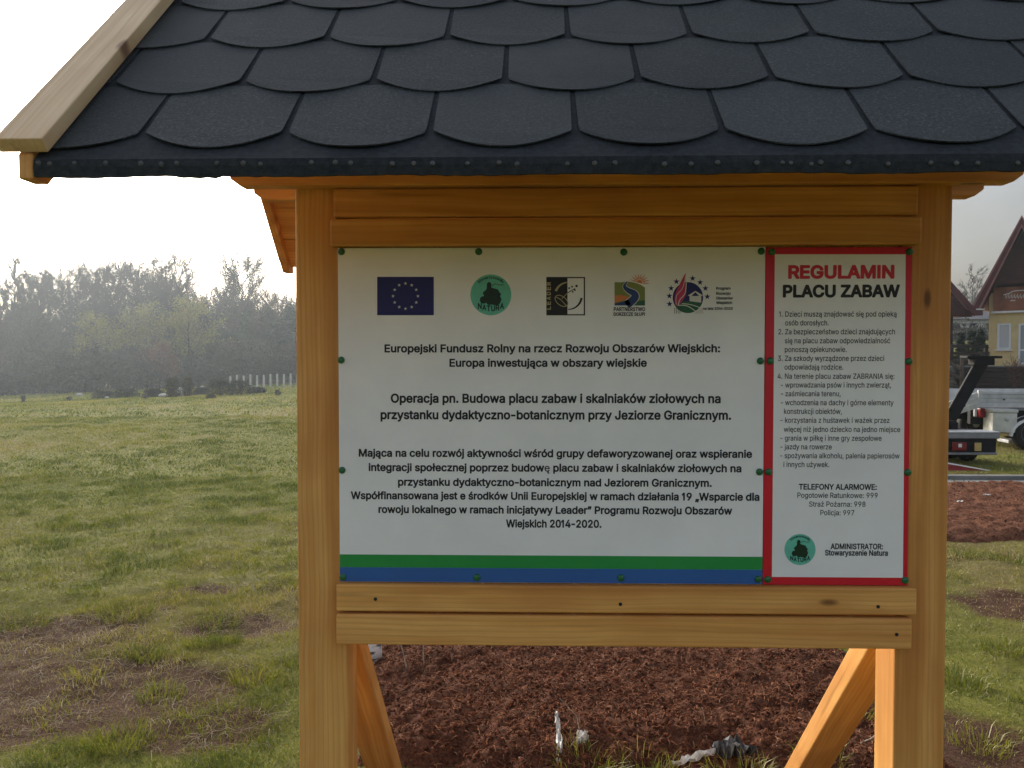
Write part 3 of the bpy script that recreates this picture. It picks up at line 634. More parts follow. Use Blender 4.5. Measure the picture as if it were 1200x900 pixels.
GLY['r'][chr(56)] = [453,[184,-13,264,-14,305,-4,336,11,365,32,386,56,401,82,410,119,409,160,396,200,370,237,330,269,359,292,385,337,391,382,382,432,363,464,332,494,296,513,255,523,182,521,127,499,82,455,69,428,61,396,63,355,73,323,93,291,122,269,78,232,53,191,43,146,49,91,67,55,96,25,132,2],[214,59,173,69,141,91,126,123,129,164,148,196,182,218,223,225,264,220,296,203,317,178,327,146,323,114,307,87,282,70,250,61],[214,300,181,310,155,332,143,364,146,400,163,428,186,443,218,450,259,445,284,432,302,410,309,382,306,350,293,328,271,310,246,301]]
GLY['r'][chr(57)] = [453,[123,-6,208,-6,348,201,376,253,391,294,398,366,390,407,376,439,339,485,312,504,275,519,207,524,166,516,139,503,90,462,60,403,54,366,57,316,69,275,92,239,121,213,157,195,198,186,246,185,124,7],[198,257,166,275,143,307,135,344,140,385,156,416,184,441,216,450,253,447,284,430,308,398,317,357,313,316,296,285,267,262,234,253]]
GLY['r'][chr(58)] = [188,[76,-11,116,-10,134,2,147,21,151,39,147,62,135,80,116,93,93,96,75,93,56,80,44,62,40,39,43,21,57,1],[86,262,107,262,127,271,143,288,150,307,149,330,141,348,125,363,102,371,80,369,61,360,47,344,41,326,41,303,50,285,66,269]]
GLY['r'][chr(65)] = [480,[9,-6,92,-7,141,130,146,132,337,131,388,-6,470,-6,471,7,282,516,201,518,192,512,7,3],[174,208,169,212,237,417,309,212]]
GLY['r'][chr(66)] = [456,[53,-6,245,-10,304,-5,363,17,391,39,409,62,427,121,421,185,391,235,367,254,342,266,375,289,396,316,407,353,406,398,399,425,383,457,363,479,336,498,304,511,258,518,63,518,51,512],[136,67,136,221,276,218,313,202,336,175,345,148,344,121,331,95,313,80,263,67],[136,296,136,441,267,440,299,427,317,407,326,380,324,353,313,329,290,308,249,296]]
GLY['r'][chr(68)] = [502,[53,-6,217,-10,295,-1,336,12,375,35,406,62,431,95,452,139,468,203,471,257,464,330,451,375,430,416,395,459,358,486,317,505,249,518,63,518,51,512],[136,67,134,439,240,441,304,425,327,412,354,384,381,325,389,235,381,185,370,153,336,105,286,77,236,68]]
GLY['r'][chr(73)] = [184,[53,-6,126,-10,134,-2,134,507,126,518,58,518,51,512]]
GLY['r'][chr(78)] = [523,[53,-6,126,-10,134,-2,136,383,380,-6,470,-6,473,507,469,516,399,518,390,512,390,135,386,130,145,513,136,518,54,516]]
GLY['r'][chr(80)] = [445,[53,-6,126,-10,134,-2,136,176,254,177,308,186,363,216,396,257,416,316,413,394,399,432,383,457,336,497,295,512,254,518,63,518,51,512],[136,252,136,441,258,440,290,431,313,414,331,380,334,339,326,303,307,275,286,261,258,254]]
GLY['r'][chr(82)] = [449,[53,-6,126,-10,134,-2,134,185,140,188,240,188,346,-6,426,-10,436,-6,436,6,328,203,363,225,390,253,410,294,418,335,417,385,405,425,382,462,349,490,308,509,258,518,63,518,51,512],[136,265,136,441,267,439,295,430,318,412,332,380,335,344,326,308,308,285,286,272,258,266]]
GLY['r'][chr(83)] = [447,[179,-15,264,-16,309,-6,341,9,368,28,394,57,416,112,418,148,411,185,397,212,373,239,314,273,168,319,141,337,128,357,126,389,141,418,173,439,214,448,264,444,296,430,318,407,332,370,408,371,410,380,404,417,377,464,332,500,277,520,196,523,123,501,74,462,54,430,45,403,42,371,47,335,59,307,82,280,141,244,296,194,322,176,333,157,333,121,314,89,282,69,232,59,186,63,146,80,125,103,109,145,32,144,29,135,36,94,68,39,114,5]]
GLY['r'][chr(90)] = [438,[34,-6,407,-6,409,57,402,66,137,66,405,457,406,507,402,517,34,516,31,453,38,442,300,439,34,53]]
GLY['r'][chr(97)] = [389,[125,-15,160,-18,201,-14,238,1,265,24,267,-1,274,-9,338,-10,346,-1,346,253,342,294,330,326,310,353,288,371,256,385,183,394,119,381,65,347,32,294,38,282,101,264,142,308,169,319,201,321,242,309,263,281,266,253,260,243,97,212,56,190,30,158,21,108,25,71,34,49,70,8],[147,57,122,67,105,85,102,112,113,135,151,154,265,173,263,117,242,82,201,59]]
GLY['r'][chr(98)] = [424,[195,-15,246,-17,292,-6,331,17,361,49,385,95,398,149,399,208,391,263,373,308,351,340,319,368,278,387,228,394,187,389,152,372,123,344,122,513,114,518,51,518,43,508,43,-1,51,-10,114,-9,122,-1,123,34,155,3],[205,58,169,72,139,108,124,163,124,217,137,267,160,298,192,316,233,319,273,304,300,272,315,226,317,163,306,117,282,81,251,61]]
GLY['r'][chr(99)] = [396,[170,-15,237,-16,296,4,345,45,372,99,371,108,364,112,301,126,281,90,260,70,232,59,196,57,169,63,151,74,121,113,107,163,110,226,128,276,159,308,196,320,246,313,278,290,301,252,370,272,357,313,329,349,291,375,246,390,173,391,141,383,110,367,82,345,57,313,30,245,25,204,27,149,50,76,73,41,99,17,128,-1]]
GLY['r'][chr(100)] = [424,[161,-15,205,-18,241,-11,277,8,301,33,303,-1,310,-9,373,-10,380,-5,382,508,376,517,310,518,302,513,301,345,273,372,237,389,196,394,151,388,119,376,82,349,55,314,39,281,29,245,24,190,30,131,40,95,61,54,91,19,121,-1],[187,58,151,74,123,108,109,154,107,213,118,258,141,296,173,315,214,320,252,308,282,276,299,226,301,163,288,113,264,79,232,60]]
GLY['r'][chr(101)] = [404,[173,-15,241,-16,301,2,349,40,375,90,369,100,305,115,280,81,262,67,232,57,201,56,173,62,151,73,118,113,109,140,110,160,369,160,381,167,374,258,348,322,301,368,237,392,191,394,155,388,97,358,54,308,35,263,27,226,24,185,30,131,55,66,78,36,110,10],[110,231,117,263,139,295,169,314,205,320,241,314,265,299,285,272,297,235,296,231]]
GLY['r'][chr(103)] = [425,[163,-157,237,-159,296,-144,341,-115,372,-71,382,-7,382,379,378,387,310,388,303,379,301,346,273,372,237,389,196,394,146,387,110,370,82,349,62,325,40,284,25,211,29,139,47,84,82,37,132,6,196,-5,255,6,282,24,301,43,301,-16,295,-43,278,-66,255,-79,210,-87,164,-82,137,-67,101,-31,41,-66,55,-95,85,-125,119,-144],[187,70,151,84,123,116,108,166,109,225,123,270,149,302,182,318,223,319,260,303,287,270,301,216,300,157,287,116,264,88,232,72]]
GLY['r'][chr(104)] = [410,[45,-6,114,-10,123,-2,127,257,137,282,155,302,178,314,210,319,242,314,260,303,275,285,284,262,287,-3,296,-10,355,-10,367,-2,366,257,360,298,349,325,330,353,310,371,278,386,251,393,214,394,183,388,148,371,123,351,123,507,114,518,51,518,43,512]]
GLY['r'][chr(105)] = [167,[45,-6,112,-10,123,-2,123,380,117,389,53,389,43,380],[71,435,109,439,125,453,135,471,136,489,130,507,117,522,99,531,76,533,58,527,34,498,32,475,39,457,53,443]]
GLY['r'][chr(106)] = [167,[-17,-149,29,-151,70,-137,99,-113,119,-72,123,-31,123,378,116,389,52,389,44,383,42,-40,37,-58,25,-72,-18,-81],[62,437,84,433,102,436,120,448,132,465,132,501,120,519,106,528,84,533,66,530,47,520,37,505,31,483,35,465,47,447]]
GLY['r'][chr(107)] = [381,[45,-6,121,-6,123,135,151,161,287,-7,373,-10,382,-2,214,216,366,371,368,385,360,389,278,387,123,230,123,507,114,518,51,518,43,512]]
GLY['r'][chr(108)] = [174,[48,-6,121,-10,129,-2,129,530,121,540,53,540,45,530]]
GLY['r'][chr(109)] = [610,[45,-6,114,-10,123,-2,126,262,134,285,151,304,173,316,201,321,242,308,255,294,263,275,265,-2,273,-10,342,-7,347,266,356,289,373,307,392,317,419,321,442,318,464,307,477,294,484,275,487,-4,496,-10,564,-6,566,271,558,312,543,344,502,380,451,395,414,394,378,384,346,365,319,335,285,375,246,393,210,396,178,389,146,372,123,350,122,380,114,389,46,387]]
GLY['r'][chr(110)] = [410,[45,-6,114,-10,123,-2,127,257,137,282,155,302,178,314,210,319,242,314,260,303,275,285,284,262,287,-3,296,-10,364,-6,365,271,349,325,330,353,310,371,264,390,210,393,160,378,123,348,121,380,114,389,51,389,44,385]]
GLY['r'][chr(111)] = [415,[170,-15,241,-15,305,9,332,31,358,63,385,131,390,172,388,226,381,263,361,308,338,340,305,367,241,391,173,391,141,383,110,367,82,345,57,313,30,245,25,204,27,149,50,76,73,41,99,17,128,-1],[187,58,151,74,123,108,109,154,107,213,121,263,146,298,178,316,219,320,260,306,290,272,307,222,308,163,295,113,267,76,232,59]]
GLY['r'][chr(112)] = [424,[45,-149,114,-152,123,-145,123,33,151,6,183,-11,219,-18,260,-15,292,-6,328,15,355,42,378,78,391,115,399,169,391,260,379,296,360,328,333,358,305,376,260,392,196,391,155,374,123,344,121,383,114,389,51,389,44,383],[196,59,160,79,134,119,123,174,126,228,138,269,164,302,201,318,242,318,278,300,304,265,317,215,315,151,300,105,273,73,242,59]]
GLY['r'][chr(114)] = [259,[45,-6,114,-10,123,-2,127,262,142,289,169,309,196,315,251,316,253,385,246,393,178,390,147,375,123,354,121,380,114,389,51,389,44,385]]
GLY['r'][chr(115)] = [365,[142,-15,211,-16,275,3,315,35,338,81,340,117,334,145,305,185,261,210,147,241,129,252,120,266,119,285,130,304,152,317,179,322,206,321,229,313,266,268,329,282,334,290,328,308,302,351,270,375,234,389,170,393,111,379,63,345,40,299,38,263,44,235,56,213,75,193,116,170,234,138,249,126,257,113,256,90,243,73,220,61,193,56,161,57,129,69,113,85,97,116,29,101,26,95,35,63,61,25,97,-1]]
GLY['r'][chr(116)] = [227,[135,-10,191,-13,214,-8,222,-1,209,60,150,63,139,76,136,99,136,317,209,319,213,326,213,380,205,389,136,390,132,479,64,481,55,471,55,390,-1,385,-3,326,5,318,55,317,58,62,69,35,86,13,109,-2]]
GLY['r'][chr(117)] = [410,[149,-11,183,-15,223,-9,260,7,287,32,289,-2,296,-10,360,-9,367,-2,367,379,360,389,296,389,288,384,282,120,270,93,251,75,228,64,201,60,173,64,151,75,137,91,127,116,122,384,114,389,69,389,44,384,43,139,51,79,67,43,87,19,110,2]]
GLY['r'][chr(119)] = [567,[130,-6,198,-10,207,-5,284,265,361,-6,437,-6,554,375,553,385,543,389,480,389,472,385,398,115,325,385,316,389,248,388,171,114,95,385,84,389,16,387,14,375]]
GLY['r'][chr(121)] = [389,[57,-151,102,-154,143,-145,174,-124,198,-92,381,376,375,388,307,389,297,385,193,101,92,385,84,389,34,389,10,385,8,376,152,-1,136,-47,120,-70,102,-79,55,-79,38,-138,43,-147]]
GLY['r'][chr(122)] = [380,[34,-6,346,-6,348,57,340,66,144,66,341,325,340,386,49,389,40,385,38,321,44,314,236,312,35,53]]
GLY['r'][chr(243)] = [415,[170,-15,241,-15,305,9,332,31,358,63,385,131,390,172,388,226,381,263,361,308,338,340,305,367,241,391,173,391,141,383,110,367,82,345,57,313,30,245,25,204,27,149,50,76,73,41,99,17,128,-1],[187,58,151,74,123,108,109,154,107,213,121,263,146,298,178,316,219,320,260,306,290,272,307,222,308,163,295,113,267,76,232,59],[174,422,237,421,303,522,304,535,223,537,173,435]]
GLY['r'][chr(261)] = [389,[269,-151,324,-152,366,-133,346,-79,301,-83,290,-70,297,-46,346,-1,346,253,342,294,318,344,274,378,210,393,142,388,101,373,65,347,38,308,34,285,101,264,125,294,147,310,179,320,215,320,238,312,254,299,264,276,265,249,247,239,115,218,60,194,38,171,25,144,21,108,25,71,39,39,60,15,88,-3,124,-15,160,-18,201,-14,238,1,265,24,265,10,220,-38,209,-79,212,-101,224,-124,242,-140],[147,57,122,67,106,85,102,112,113,135,151,154,265,173,263,117,242,82,201,59]]
GLY['r'][chr(263)] = [396,[170,-15,237,-16,296,4,345,45,372,99,371,108,364,112,301,126,281,90,260,70,232,59,196,57,169,63,151,74,121,113,107,163,110,226,128,276,159,308,196,320,246,313,278,290,301,252,370,272,357,313,329,349,291,375,246,390,173,391,141,383,110,367,82,345,57,313,30,245,25,204,27,149,50,76,73,41,99,17,128,-1],[174,422,237,421,303,522,304,535,223,537,173,435]]
GLY['r'][chr(281)] = [404,[271,-155,323,-156,368,-136,348,-82,341,-79,319,-86,301,-86,294,-82,291,-68,301,-41,359,50,373,95,305,115,281,82,255,64,219,56,182,59,155,70,132,91,116,118,107,155,110,160,373,160,381,168,377,245,366,286,350,318,307,364,278,380,241,391,169,391,137,382,105,364,74,336,55,309,40,277,27,227,24,186,30,132,55,66,97,18,128,0,160,-12,230,-18,212,-64,213,-105,232,-135],[110,231,117,264,140,295,169,314,205,320,241,314,269,296,287,268,297,232]]
GLY['r'][chr(322)] = [214,[68,-6,141,-10,149,-2,149,262,205,298,202,366,191,369,149,348,149,530,141,540,73,539,66,535,65,298,10,262,14,193,23,191,65,212]]
GLY['r'][chr(324)] = [410,[45,-6,114,-10,123,-2,127,257,137,282,155,302,178,314,210,319,242,314,260,303,275,285,284,262,287,-3,296,-10,364,-6,365,271,349,325,330,353,310,371,264,390,210,393,160,378,123,348,121,380,114,389,51,389,44,385],[172,421,234,421,303,525,301,536,219,536,170,435]]
GLY['r'][chr(347)] = [365,[142,-15,211,-16,275,3,315,35,338,81,340,117,334,145,305,185,261,210,147,241,129,252,120,266,119,285,130,304,152,317,179,322,206,321,229,313,266,268,329,282,334,290,328,308,302,351,270,375,234,389,170,393,111,379,63,345,40,299,38,263,44,235,56,213,75,193,116,170,234,138,249,126,257,113,256,90,243,73,220,61,193,56,161,57,129,69,113,85,97,116,29,101,26,95,35,63,61,25,97,-1],[153,422,216,421,282,522,283,535,202,537,152,435]]
GLY['r'][chr(380)] = [380,[34,-6,346,-6,348,57,340,66,144,66,341,325,340,386,49,389,40,385,38,321,44,314,236,312,35,53],[174,435,213,439,228,453,238,471,239,489,233,507,203,531,181,533,163,528,148,516,137,498,135,475,142,457,158,441]]
GLY['r'][chr(32)] = [188]
GLY['h'][chr(65)] = [480,[-1,-34,87,-38,109,-29,119,-15,165,104,318,103,361,-15,383,-36,469,-37,487,-29,497,-15,499,12,312,521,292,543,196,546,179,539,168,525,-19,12,-18,-15],[210,237,237,324,270,239]]
GLY['h'][chr(66)] = [456,[43,-34,58,-38,245,-38,308,-33,345,-23,386,-2,413,21,433,48,453,103,454,166,436,221,397,271,415,294,429,325,435,362,434,403,422,444,404,475,384,498,349,522,299,541,240,546,58,546,40,541,26,526,22,507,22,-2,28,-20],[163,97,163,191,272,191,299,177,314,157,316,125,308,112,295,102,258,95],[163,325,163,413,263,412,281,406,295,390,298,371,295,353,272,330,245,323]]
GLY['h'][chr(67)] = [510,[219,-40,270,-44,325,-39,366,-26,411,-2,448,28,479,69,498,110,510,155,506,178,486,196,398,197,378,182,361,141,338,114,307,97,266,91,234,95,202,110,179,130,160,160,149,187,142,232,147,310,171,369,212,405,266,418,320,407,355,378,380,323,402,311,484,312,501,323,509,337,509,360,494,410,472,450,448,481,388,525,311,550,243,552,198,544,152,528,111,502,75,468,38,414,18,364,6,310,3,228,10,173,25,123,47,78,78,37,116,3,170,-27]]
GLY['h'][chr(69)] = [419,[43,-34,58,-38,376,-38,395,-32,407,-20,413,-2,413,62,405,80,390,92,162,98,163,190,358,191,376,197,389,212,393,289,381,313,358,323,163,325,162,412,372,414,390,418,409,444,410,494,408,521,390,542,372,546,58,546,40,541,29,530,22,507,22,-2,28,-20]]
GLY['h'][chr(71)] = [520,[219,-40,270,-44,316,-41,370,-26,412,-4,448,25,481,69,501,110,512,155,515,264,502,285,479,293,279,293,252,278,245,260,245,196,257,172,279,161,371,160,350,123,316,99,270,91,225,98,188,121,160,160,149,187,142,232,147,310,171,369,211,405,266,418,316,408,348,383,377,328,398,312,484,312,502,323,510,337,510,360,495,410,475,446,450,478,390,523,311,550,243,552,193,544,148,526,108,500,74,469,38,414,18,364,6,310,3,228,10,173,25,123,47,78,77,37,125,-4,170,-27]]
GLY['h'][chr(73)] = [184,[43,-34,131,-37,149,-29,162,-6,162,512,152,535,131,546,49,545,33,535,23,516,22,-2,28,-20]]
GLY['h'][chr(76)] = [393,[43,-34,58,-38,363,-38,386,-29,398,-6,398,66,390,81,376,91,163,97,162,512,152,535,131,546,49,545,33,535,23,516,22,-2,28,-20]]
GLY['h'][chr(77)] = [628,[43,-34,126,-37,145,-30,156,-15,163,208,252,-15,267,-33,286,-38,345,-38,370,-25,463,206,467,194,467,-2,472,-19,486,-33,504,-38,572,-37,595,-26,605,-2,605,416,605,512,595,535,572,546,476,546,449,535,317,201,313,200,181,532,154,546,58,546,33,535,22,507,22,-2,28,-20]]
GLY['h'][chr(78)] = [523,[43,-34,131,-37,149,-29,159,-15,163,280,363,-29,386,-38,463,-38,492,-25,501,-2,501,507,497,525,486,539,467,546,395,546,376,539,363,521,358,229,163,535,140,546,58,546,31,533,22,507,22,-2,28,-20]]
GLY['h'][chr(80)] = [445,[43,-34,131,-37,157,-20,162,-2,163,147,276,151,331,165,381,195,423,248,436,280,445,325,440,403,425,444,405,475,381,499,350,521,299,540,236,546,58,546,40,541,26,526,22,507,22,-2,28,-20],[163,281,163,413,254,413,276,407,293,394,304,371,307,344,302,316,290,297,254,282]]
GLY['h'][chr(82)] = [449,[43,-34,131,-37,157,-20,162,-2,162,157,167,160,226,157,321,-20,336,-33,349,-38,431,-38,449,-31,460,-20,465,-2,462,16,368,189,415,239,437,285,446,335,442,403,413,468,381,502,352,521,299,540,236,546,58,546,40,541,26,526,22,507,22,-2,28,-20],[163,293,163,413,254,413,281,406,296,394,306,371,307,344,302,321,290,306,254,294]]
GLY['h'][chr(85)] = [517,[209,-42,281,-45,363,-27,399,-7,430,17,454,45,476,81,494,154,495,508,488,531,472,543,386,546,367,537,358,524,352,154,340,126,323,108,299,95,267,90,231,92,199,105,177,126,165,154,162,508,158,526,145,540,131,546,63,546,40,541,26,526,22,508,22,172,34,99,63,45,103,4,154,-26]]
GLY['h'][chr(87)] = [686,[138,-34,233,-38,251,-32,262,-20,342,267,424,-20,437,-33,455,-38,533,-38,555,-28,566,-11,706,498,706,516,696,535,674,546,601,546,583,540,572,530,492,229,415,521,401,540,383,546,305,546,287,541,275,530,192,236,113,530,101,541,83,546,10,546,-11,535,-21,516,-20,498,119,-11]]
GLY['h'][chr(90)] = [438,[25,-34,43,-38,402,-38,420,-31,431,-20,437,-2,437,62,429,80,416,91,193,98,430,444,434,512,419,539,398,546,38,546,20,541,9,530,3,512,3,448,9,430,25,417,246,412,7,62,4,-6,11,-22]]
GLY['h'][chr(32)] = [188]
# ================================================================== the two printed panels
YS = 1.8672                                        # front face of the panels
def inside(p, poly):
    c = False; n = len(poly)
    for i in range(n):
        a, b = poly[i], poly[(i + 1) % n]
        if (a[1] > p[1]) != (b[1] > p[1]) and p[0] < (b[0] - a[0]) * (p[1] - a[1]) / (b[1] - a[1]) + a[0]: c = not c
    return c
def curve_mesh(loops, y):
    """loops of (x, z) -> flat mesh at depth y facing the camera side, holes respected"""
    cu = bpy.data.curves.new('tmp', 'CURVE'); cu.dimensions = '2D'; cu.fill_mode = 'FRONT'
    for L in loops:
        s = cu.splines.new('POLY'); s.points.add(len(L) - 1)
        for q, (x, z) in zip(s.points, L): q.co = (x * 100, z * 100, 0, 1)
        s.use_cyclic_u = True
    o = bpy.data.objects.new('tmp', cu); COL.objects.link(o)
    me = bpy.data.meshes.new_from_object(o)
    V = [(v.co.x / 100, y, v.co.y / 100) for v in me.vertices]; F = [tuple(p.vertices) for p in me.polygons]
    bpy.data.objects.remove(o); bpy.data.curves.remove(cu); bpy.data.meshes.remove(me)
    return V, F
def text_loops(txt, font, x0, x1, zb, cap, arc=None):
    D = GLY[font]; x, out = 0.0, []
    for ch in txt:
        if ch == '-': x -= 45
        g = D.get(ch) or GLY['r'].get(ch) or GLY['b'].get(ch)
        if len(g) > 1: out.append([[(x + L[i], L[i + 1]) for i in range(0, len(L), 2)] for L in g[1:]])
        x += g[0] - (45 if ch == '-' else 0)
    lo = min(p[0] for G in out for L in G for p in L); hi = max(p[0] for G in out for L in G for p in L)
    sx, sz = (x1 - x0) / (hi - lo), cap / CAP
    return [[[(x0 + (px - lo) * sx, zb + pz * sz) for px, pz in L] for L in G] for G in out]
def xz(px, py):
    q = at(px, py, YS); return q.x, q.z
LAY = 0
def put(mb, loops, lay): mb.add(*curve_mesh(loops, YS - .0003 * (lay + LAY)))
def write(mb, txt, font, px0, px1, base0, base1, cappx, lay=2):
    x0, z0 = xz(px0, base0); x1, z1 = xz(px1, base1)
    for G in text_loops(txt, font, x0, x1, (z0 + z1) / 2, cappx / FPX * YS): put(mb, G, lay)
def poly(px): return [xz(*p) for p in px]
def ell(cx, cy, rx, ry, n=40, a0=0, a1=360):
    return [xz(cx + rx * math.cos(R(a0 + (a1 - a0) * i / (n if a1 - a0 < 360 else n))), cy - ry * math.sin(R(a0 + (a1 - a0) * i / n))) for i in range(n + (1 if a1 - a0 < 360 else 0))]
def band(pts, w):
    """a ribbon along pixel points with pixel width w (number or list)"""
    n = len(pts); ws = w if isinstance(w, (list, tuple)) else [w] * n; A, B = [], []
    for i, (x, y) in enumerate(pts):
        ax, ay = pts[max(i - 1, 0)]; bx, by = pts[min(i + 1, n - 1)]
        L = math.hypot(bx - ax, by - ay) or 1; nx_, ny_ = -(by - ay) / L, (bx - ax) / L
        A.append((x + nx_ * ws[i] / 2, y + ny_ * ws[i] / 2)); B.append((x - nx_ * ws[i] / 2, y - ny_ * ws[i] / 2))
    return poly(A + B[::-1])
def arcpts(cx, cy, r, a0, a1, n=14): return [(cx + r * math.cos(R(a0 + (a1 - a0) * i / n)), cy - r * math.sin(R(a0 + (a1 - a0) * i / n))) for i in range(n + 1)]
def star(cx, cy, r): return poly([(cx + (r if k % 2 == 0 else r * .4) * math.sin(math.pi * k / 5), cy - (r if k % 2 == 0 else r * .4) * math.cos(math.pi * k / 5)) for k in range(10)])
def spline(pts, n=6):
    out = []
    P = [pts[0]] + list(pts) + [pts[-1]]
    for i in range(1, len(P) - 2):
        for k in range(n):
            t = k / n; a, b, c, d = P[i - 1], P[i], P[i + 1], P[i + 2]
            out.append(tuple(.5 * (2 * b[j] + (c[j] - a[j]) * t + (2 * a[j] - 5 * b[j] + 4 * c[j] - d[j]) * t * t + (3 * b[j] - a[j] - 3 * c[j] + d[j]) * t ** 3) for j in range(2)))
    return out + [pts[-1]]

def panel(root, x0, x1, z0, z1, mat, name='panel'):
    m = MB(); m.box((x0, YS, z0), (x1, YS + .003, z1), .0006, 1); return part(m, name, mat, root)
def flat(root, name, mat, loopsets, lay, parent=None):
    m = MB()
    for L in loopsets: put(m, L, lay)
    return part(m, name, mat, parent or root)
def pins(root, pts):
    for px, py in pts:
        q = at(px, py, YS); m = MB()
        m.lathe([(.0082, 0), (.0084, -.0012), (.0076, -.0032), (.0052, -.0048), (.0025, -.0054)], (q.x, YS, q.z), 'Y', 20)
        part(m, 'pin', M['pin'], root, True)
def nature_emblem(root, cx, cy, r):
    e = flat(root, 'round_emblem', M['mint_print'], [[ell(cx, cy, r, r, 48)]], 1)
    k = r / 24.0
    def P(L): return poly([(cx + x * k, cy + y * k) for x, y in L])
    body = spline([(-8, -4), (-5, -7), (-4.5, -13), (-2, -15), (.8, -13), (.5, -9), (4, -7.5), (8.5, -6), (10, -3), (12, -1), (11, 2), (12.5, 5), (10, 10), (6, 12), (1, 11.5), (-2, 11), (-5, 9.5), (-9, 10), (-12.5, 7), (-12, 3), (-8, 1.5), (-9.5, -2), (-8, -4)], 4)[:-1]
    m = MB(); put(m, [P(body)], 2)
    put(m, [band([(cx + x * k, cy + y * k) for x, y in [(1, -10), (5, -13), (9, -11.5), (15, -11.8)]], .8 * k)], 2)
    for (x, y, q) in ((-8.5, 6, 4.4), (6.5, 7, 5.2), (-2, 9, 3)): put(m, [ell(cx + x * k, cy + y * k, q * k, q * k, 16)], 3)
    part(m, 'drawing', M['darkgreen_print'], e)
    m = MB()
    for i, ch in enumerate('NATURA'):
        w = 30.0 / 6; x = cx + (-15.5 + i * 5.2) * k; dy = 16.5 + (abs(i - 2.5) ** 2) * -.45
        write(m, ch, 'b', x + .3 * k, x + 4.9 * k, cy + (dy + 2.6) * k, cy + (dy + 2.6) * k, 6.3 * k, 3)
    part(m, 'lettering', M['darkgreen_print'], e); m = MB()
    t = 'Stowarzyszenie'
    for i, ch in enumerate(t):
        a = 133 - i * (86 / 13); rr = 19.2 * k; w = 2.0 * k
        L = text_loops(ch, 'b', -w * .48, w * .48, 0, 3.0 * k)
        ca, sa = math.cos(R(a - 90)), math.sin(R(a - 90)); bx, by = cx + rr * math.cos(R(a)), cy - rr * math.sin(R(a))
        for G in L: put(m, [[xz(bx + x * ca - z * sa, by - (x * sa + z * ca)) for x, z in q] for q in G], 3)
    part(m, 'lettering', M['darkgreen_print'], e)

# ---- the project panel
pp = thing('project_sign', 'wide white printed panel with five emblems and bold Polish text about rural funds', 'sign', (.045, YS, 1.03), 0)
pm = panel(pp, -.4535, .5400, 1.026, 1.8125, M['white_print'])
zg0, zg1, zb1 = 1.0268, 1.0605, 1.0910
flat(pp, 'blue_stripe', M['blue_print'], [[[(-.4532, zg0), (.5397, zg0), (.5397, zg1), (-.4532, zg1)]]], 1)
flat(pp, 'green_stripe', M['green_print'], [[[(-.4532, zg1 + .0001), (.5397, zg1 + .0001), (.5397, zb1), (-.4532, zb1)]]], 1)
LINES = (
    ('Europejski Fundusz Rolny na rzecz Rozwoju Obszarów Wiejskich:', 450.6, 843.8, 412.7, 412.5, 8.7),
    ('Europa inwestująca w obszary wiejskie', 526.7, 758, 429.6, 429.4, 8.7),
    ('Operacja pn. Budowa placu zabaw i skalniaków ziołowych na', 458, 844.5, 471.6, 472, 9.9),
    ('przystanku dydaktyczno-botanicznym przy Jeziorze Granicznym.', 446, 856.7, 490.6, 491.8, 9.9),
    ('Mająca na celu rozwój aktywności wśród grupy defaworyzowanej oraz wspieranie', 420.5, 881.3, 534.6, 536.4, 8.5),
    ('integracji społecznej poprzez budowę placu zabaw i skalniaków ziołowych na', 432, 868.8, 551.4, 553.4, 8.5),
    ('przystanku dydaktyczno-botanicznym nad Jeziorem Granicznym.', 466.4, 834, 568.7, 570.3, 8.5),
    ('Współfinansowana jest e środków Unii Europejskiej w ramach działania 19 „Wsparcie dla', 411.2, 889.9, 584.4, 586.6, 8.4),
    ('rowoju lokalnego w ramach inicjatywy Leader” Programu Rozwoju Obszarów', 443.5, 857.9, 600.7, 602.8, 8.4),
    ('Wiejskich 2014-2020.', 593, 704.8, 617.8, 618, 8.6))
for i0, i1 in ((0, 2), (2, 4), (4, 10)):
    m = MB()
    for t_, a, b, c, d, h in LINES[i0:i1]: write(m, t_, 'b', a, b, c, d, h)
    part(m, 'lettering', M['black_print'], pp)
# blue flag with a ring of twelve stars
fl = flat(pp, 'flag_emblem', M['navy_print'], [[poly([(442, 324.4), (508.4, 324.4), (508.4, 369.4), (442, 369.4)])]], 1)
for k in range(12):
    a = math.pi * k / 6; m = MB(); put(m, [star(475.2 + 14.6 * math.sin(a), 347.0 - 14.8 * math.cos(a), 2.1)], 2); part(m, 'star', M['pale_print'], fl)
nature_emblem(pp, 575.2, 345.5, 24.0)
# black and white square emblem with LEADER up its left edge
sq = flat(pp, 'square_emblem', M['black_print'], [[poly([(640.2, 324.6), (685.6, 324.6), (685.6, 369.6), (640.2, 369.6)])]], 1)
flat(pp, 'white_half', M['white_print'], [[poly([(665, 326), (684, 326), (684, 368.2), (665, 368.2)])]], 2, sq)
m = MB()
put(m, [band(arcpts(666, 346.5, 15.6, 95, 160), [1.2 + 1.6 * i / 14 for i in range(15)])], 3)
lf = [(658 + (x * .80 + y * .6) * 1, 352.6 + (x * .6 - y * .80) * 1) for x, y in [(8.6 * math.cos(R(a)), 5.2 * math.sin(R(a))) for a in range(0, 361, 15)]]
put(m, [band(lf, .9)], 3); put(m, [band([(651.5, 348), (657, 351), (663.5, 358)], .9)], 3)
put(m, [band([(658.5, 350), (664.8, 343.6)], .8)], 3)
for i, ch in enumerate('LEADER'):
    L = text_loops(ch, 'b', -2.0, 2.0, 0, 4.6)
    bx, by = 645.3, 361 - i * 5.7
    for G in L: put(m, [[xz(bx - z, by - x) for x, z in q] for q in G], 3)
part(m, 'light_drawing', M['tan_print'], sq)
m = MB()
put(m, [band(arcpts(666, 347, 15.6, -92, -8), [1.0 + 1.8 * i / 14 for i in range(15)])], 3)
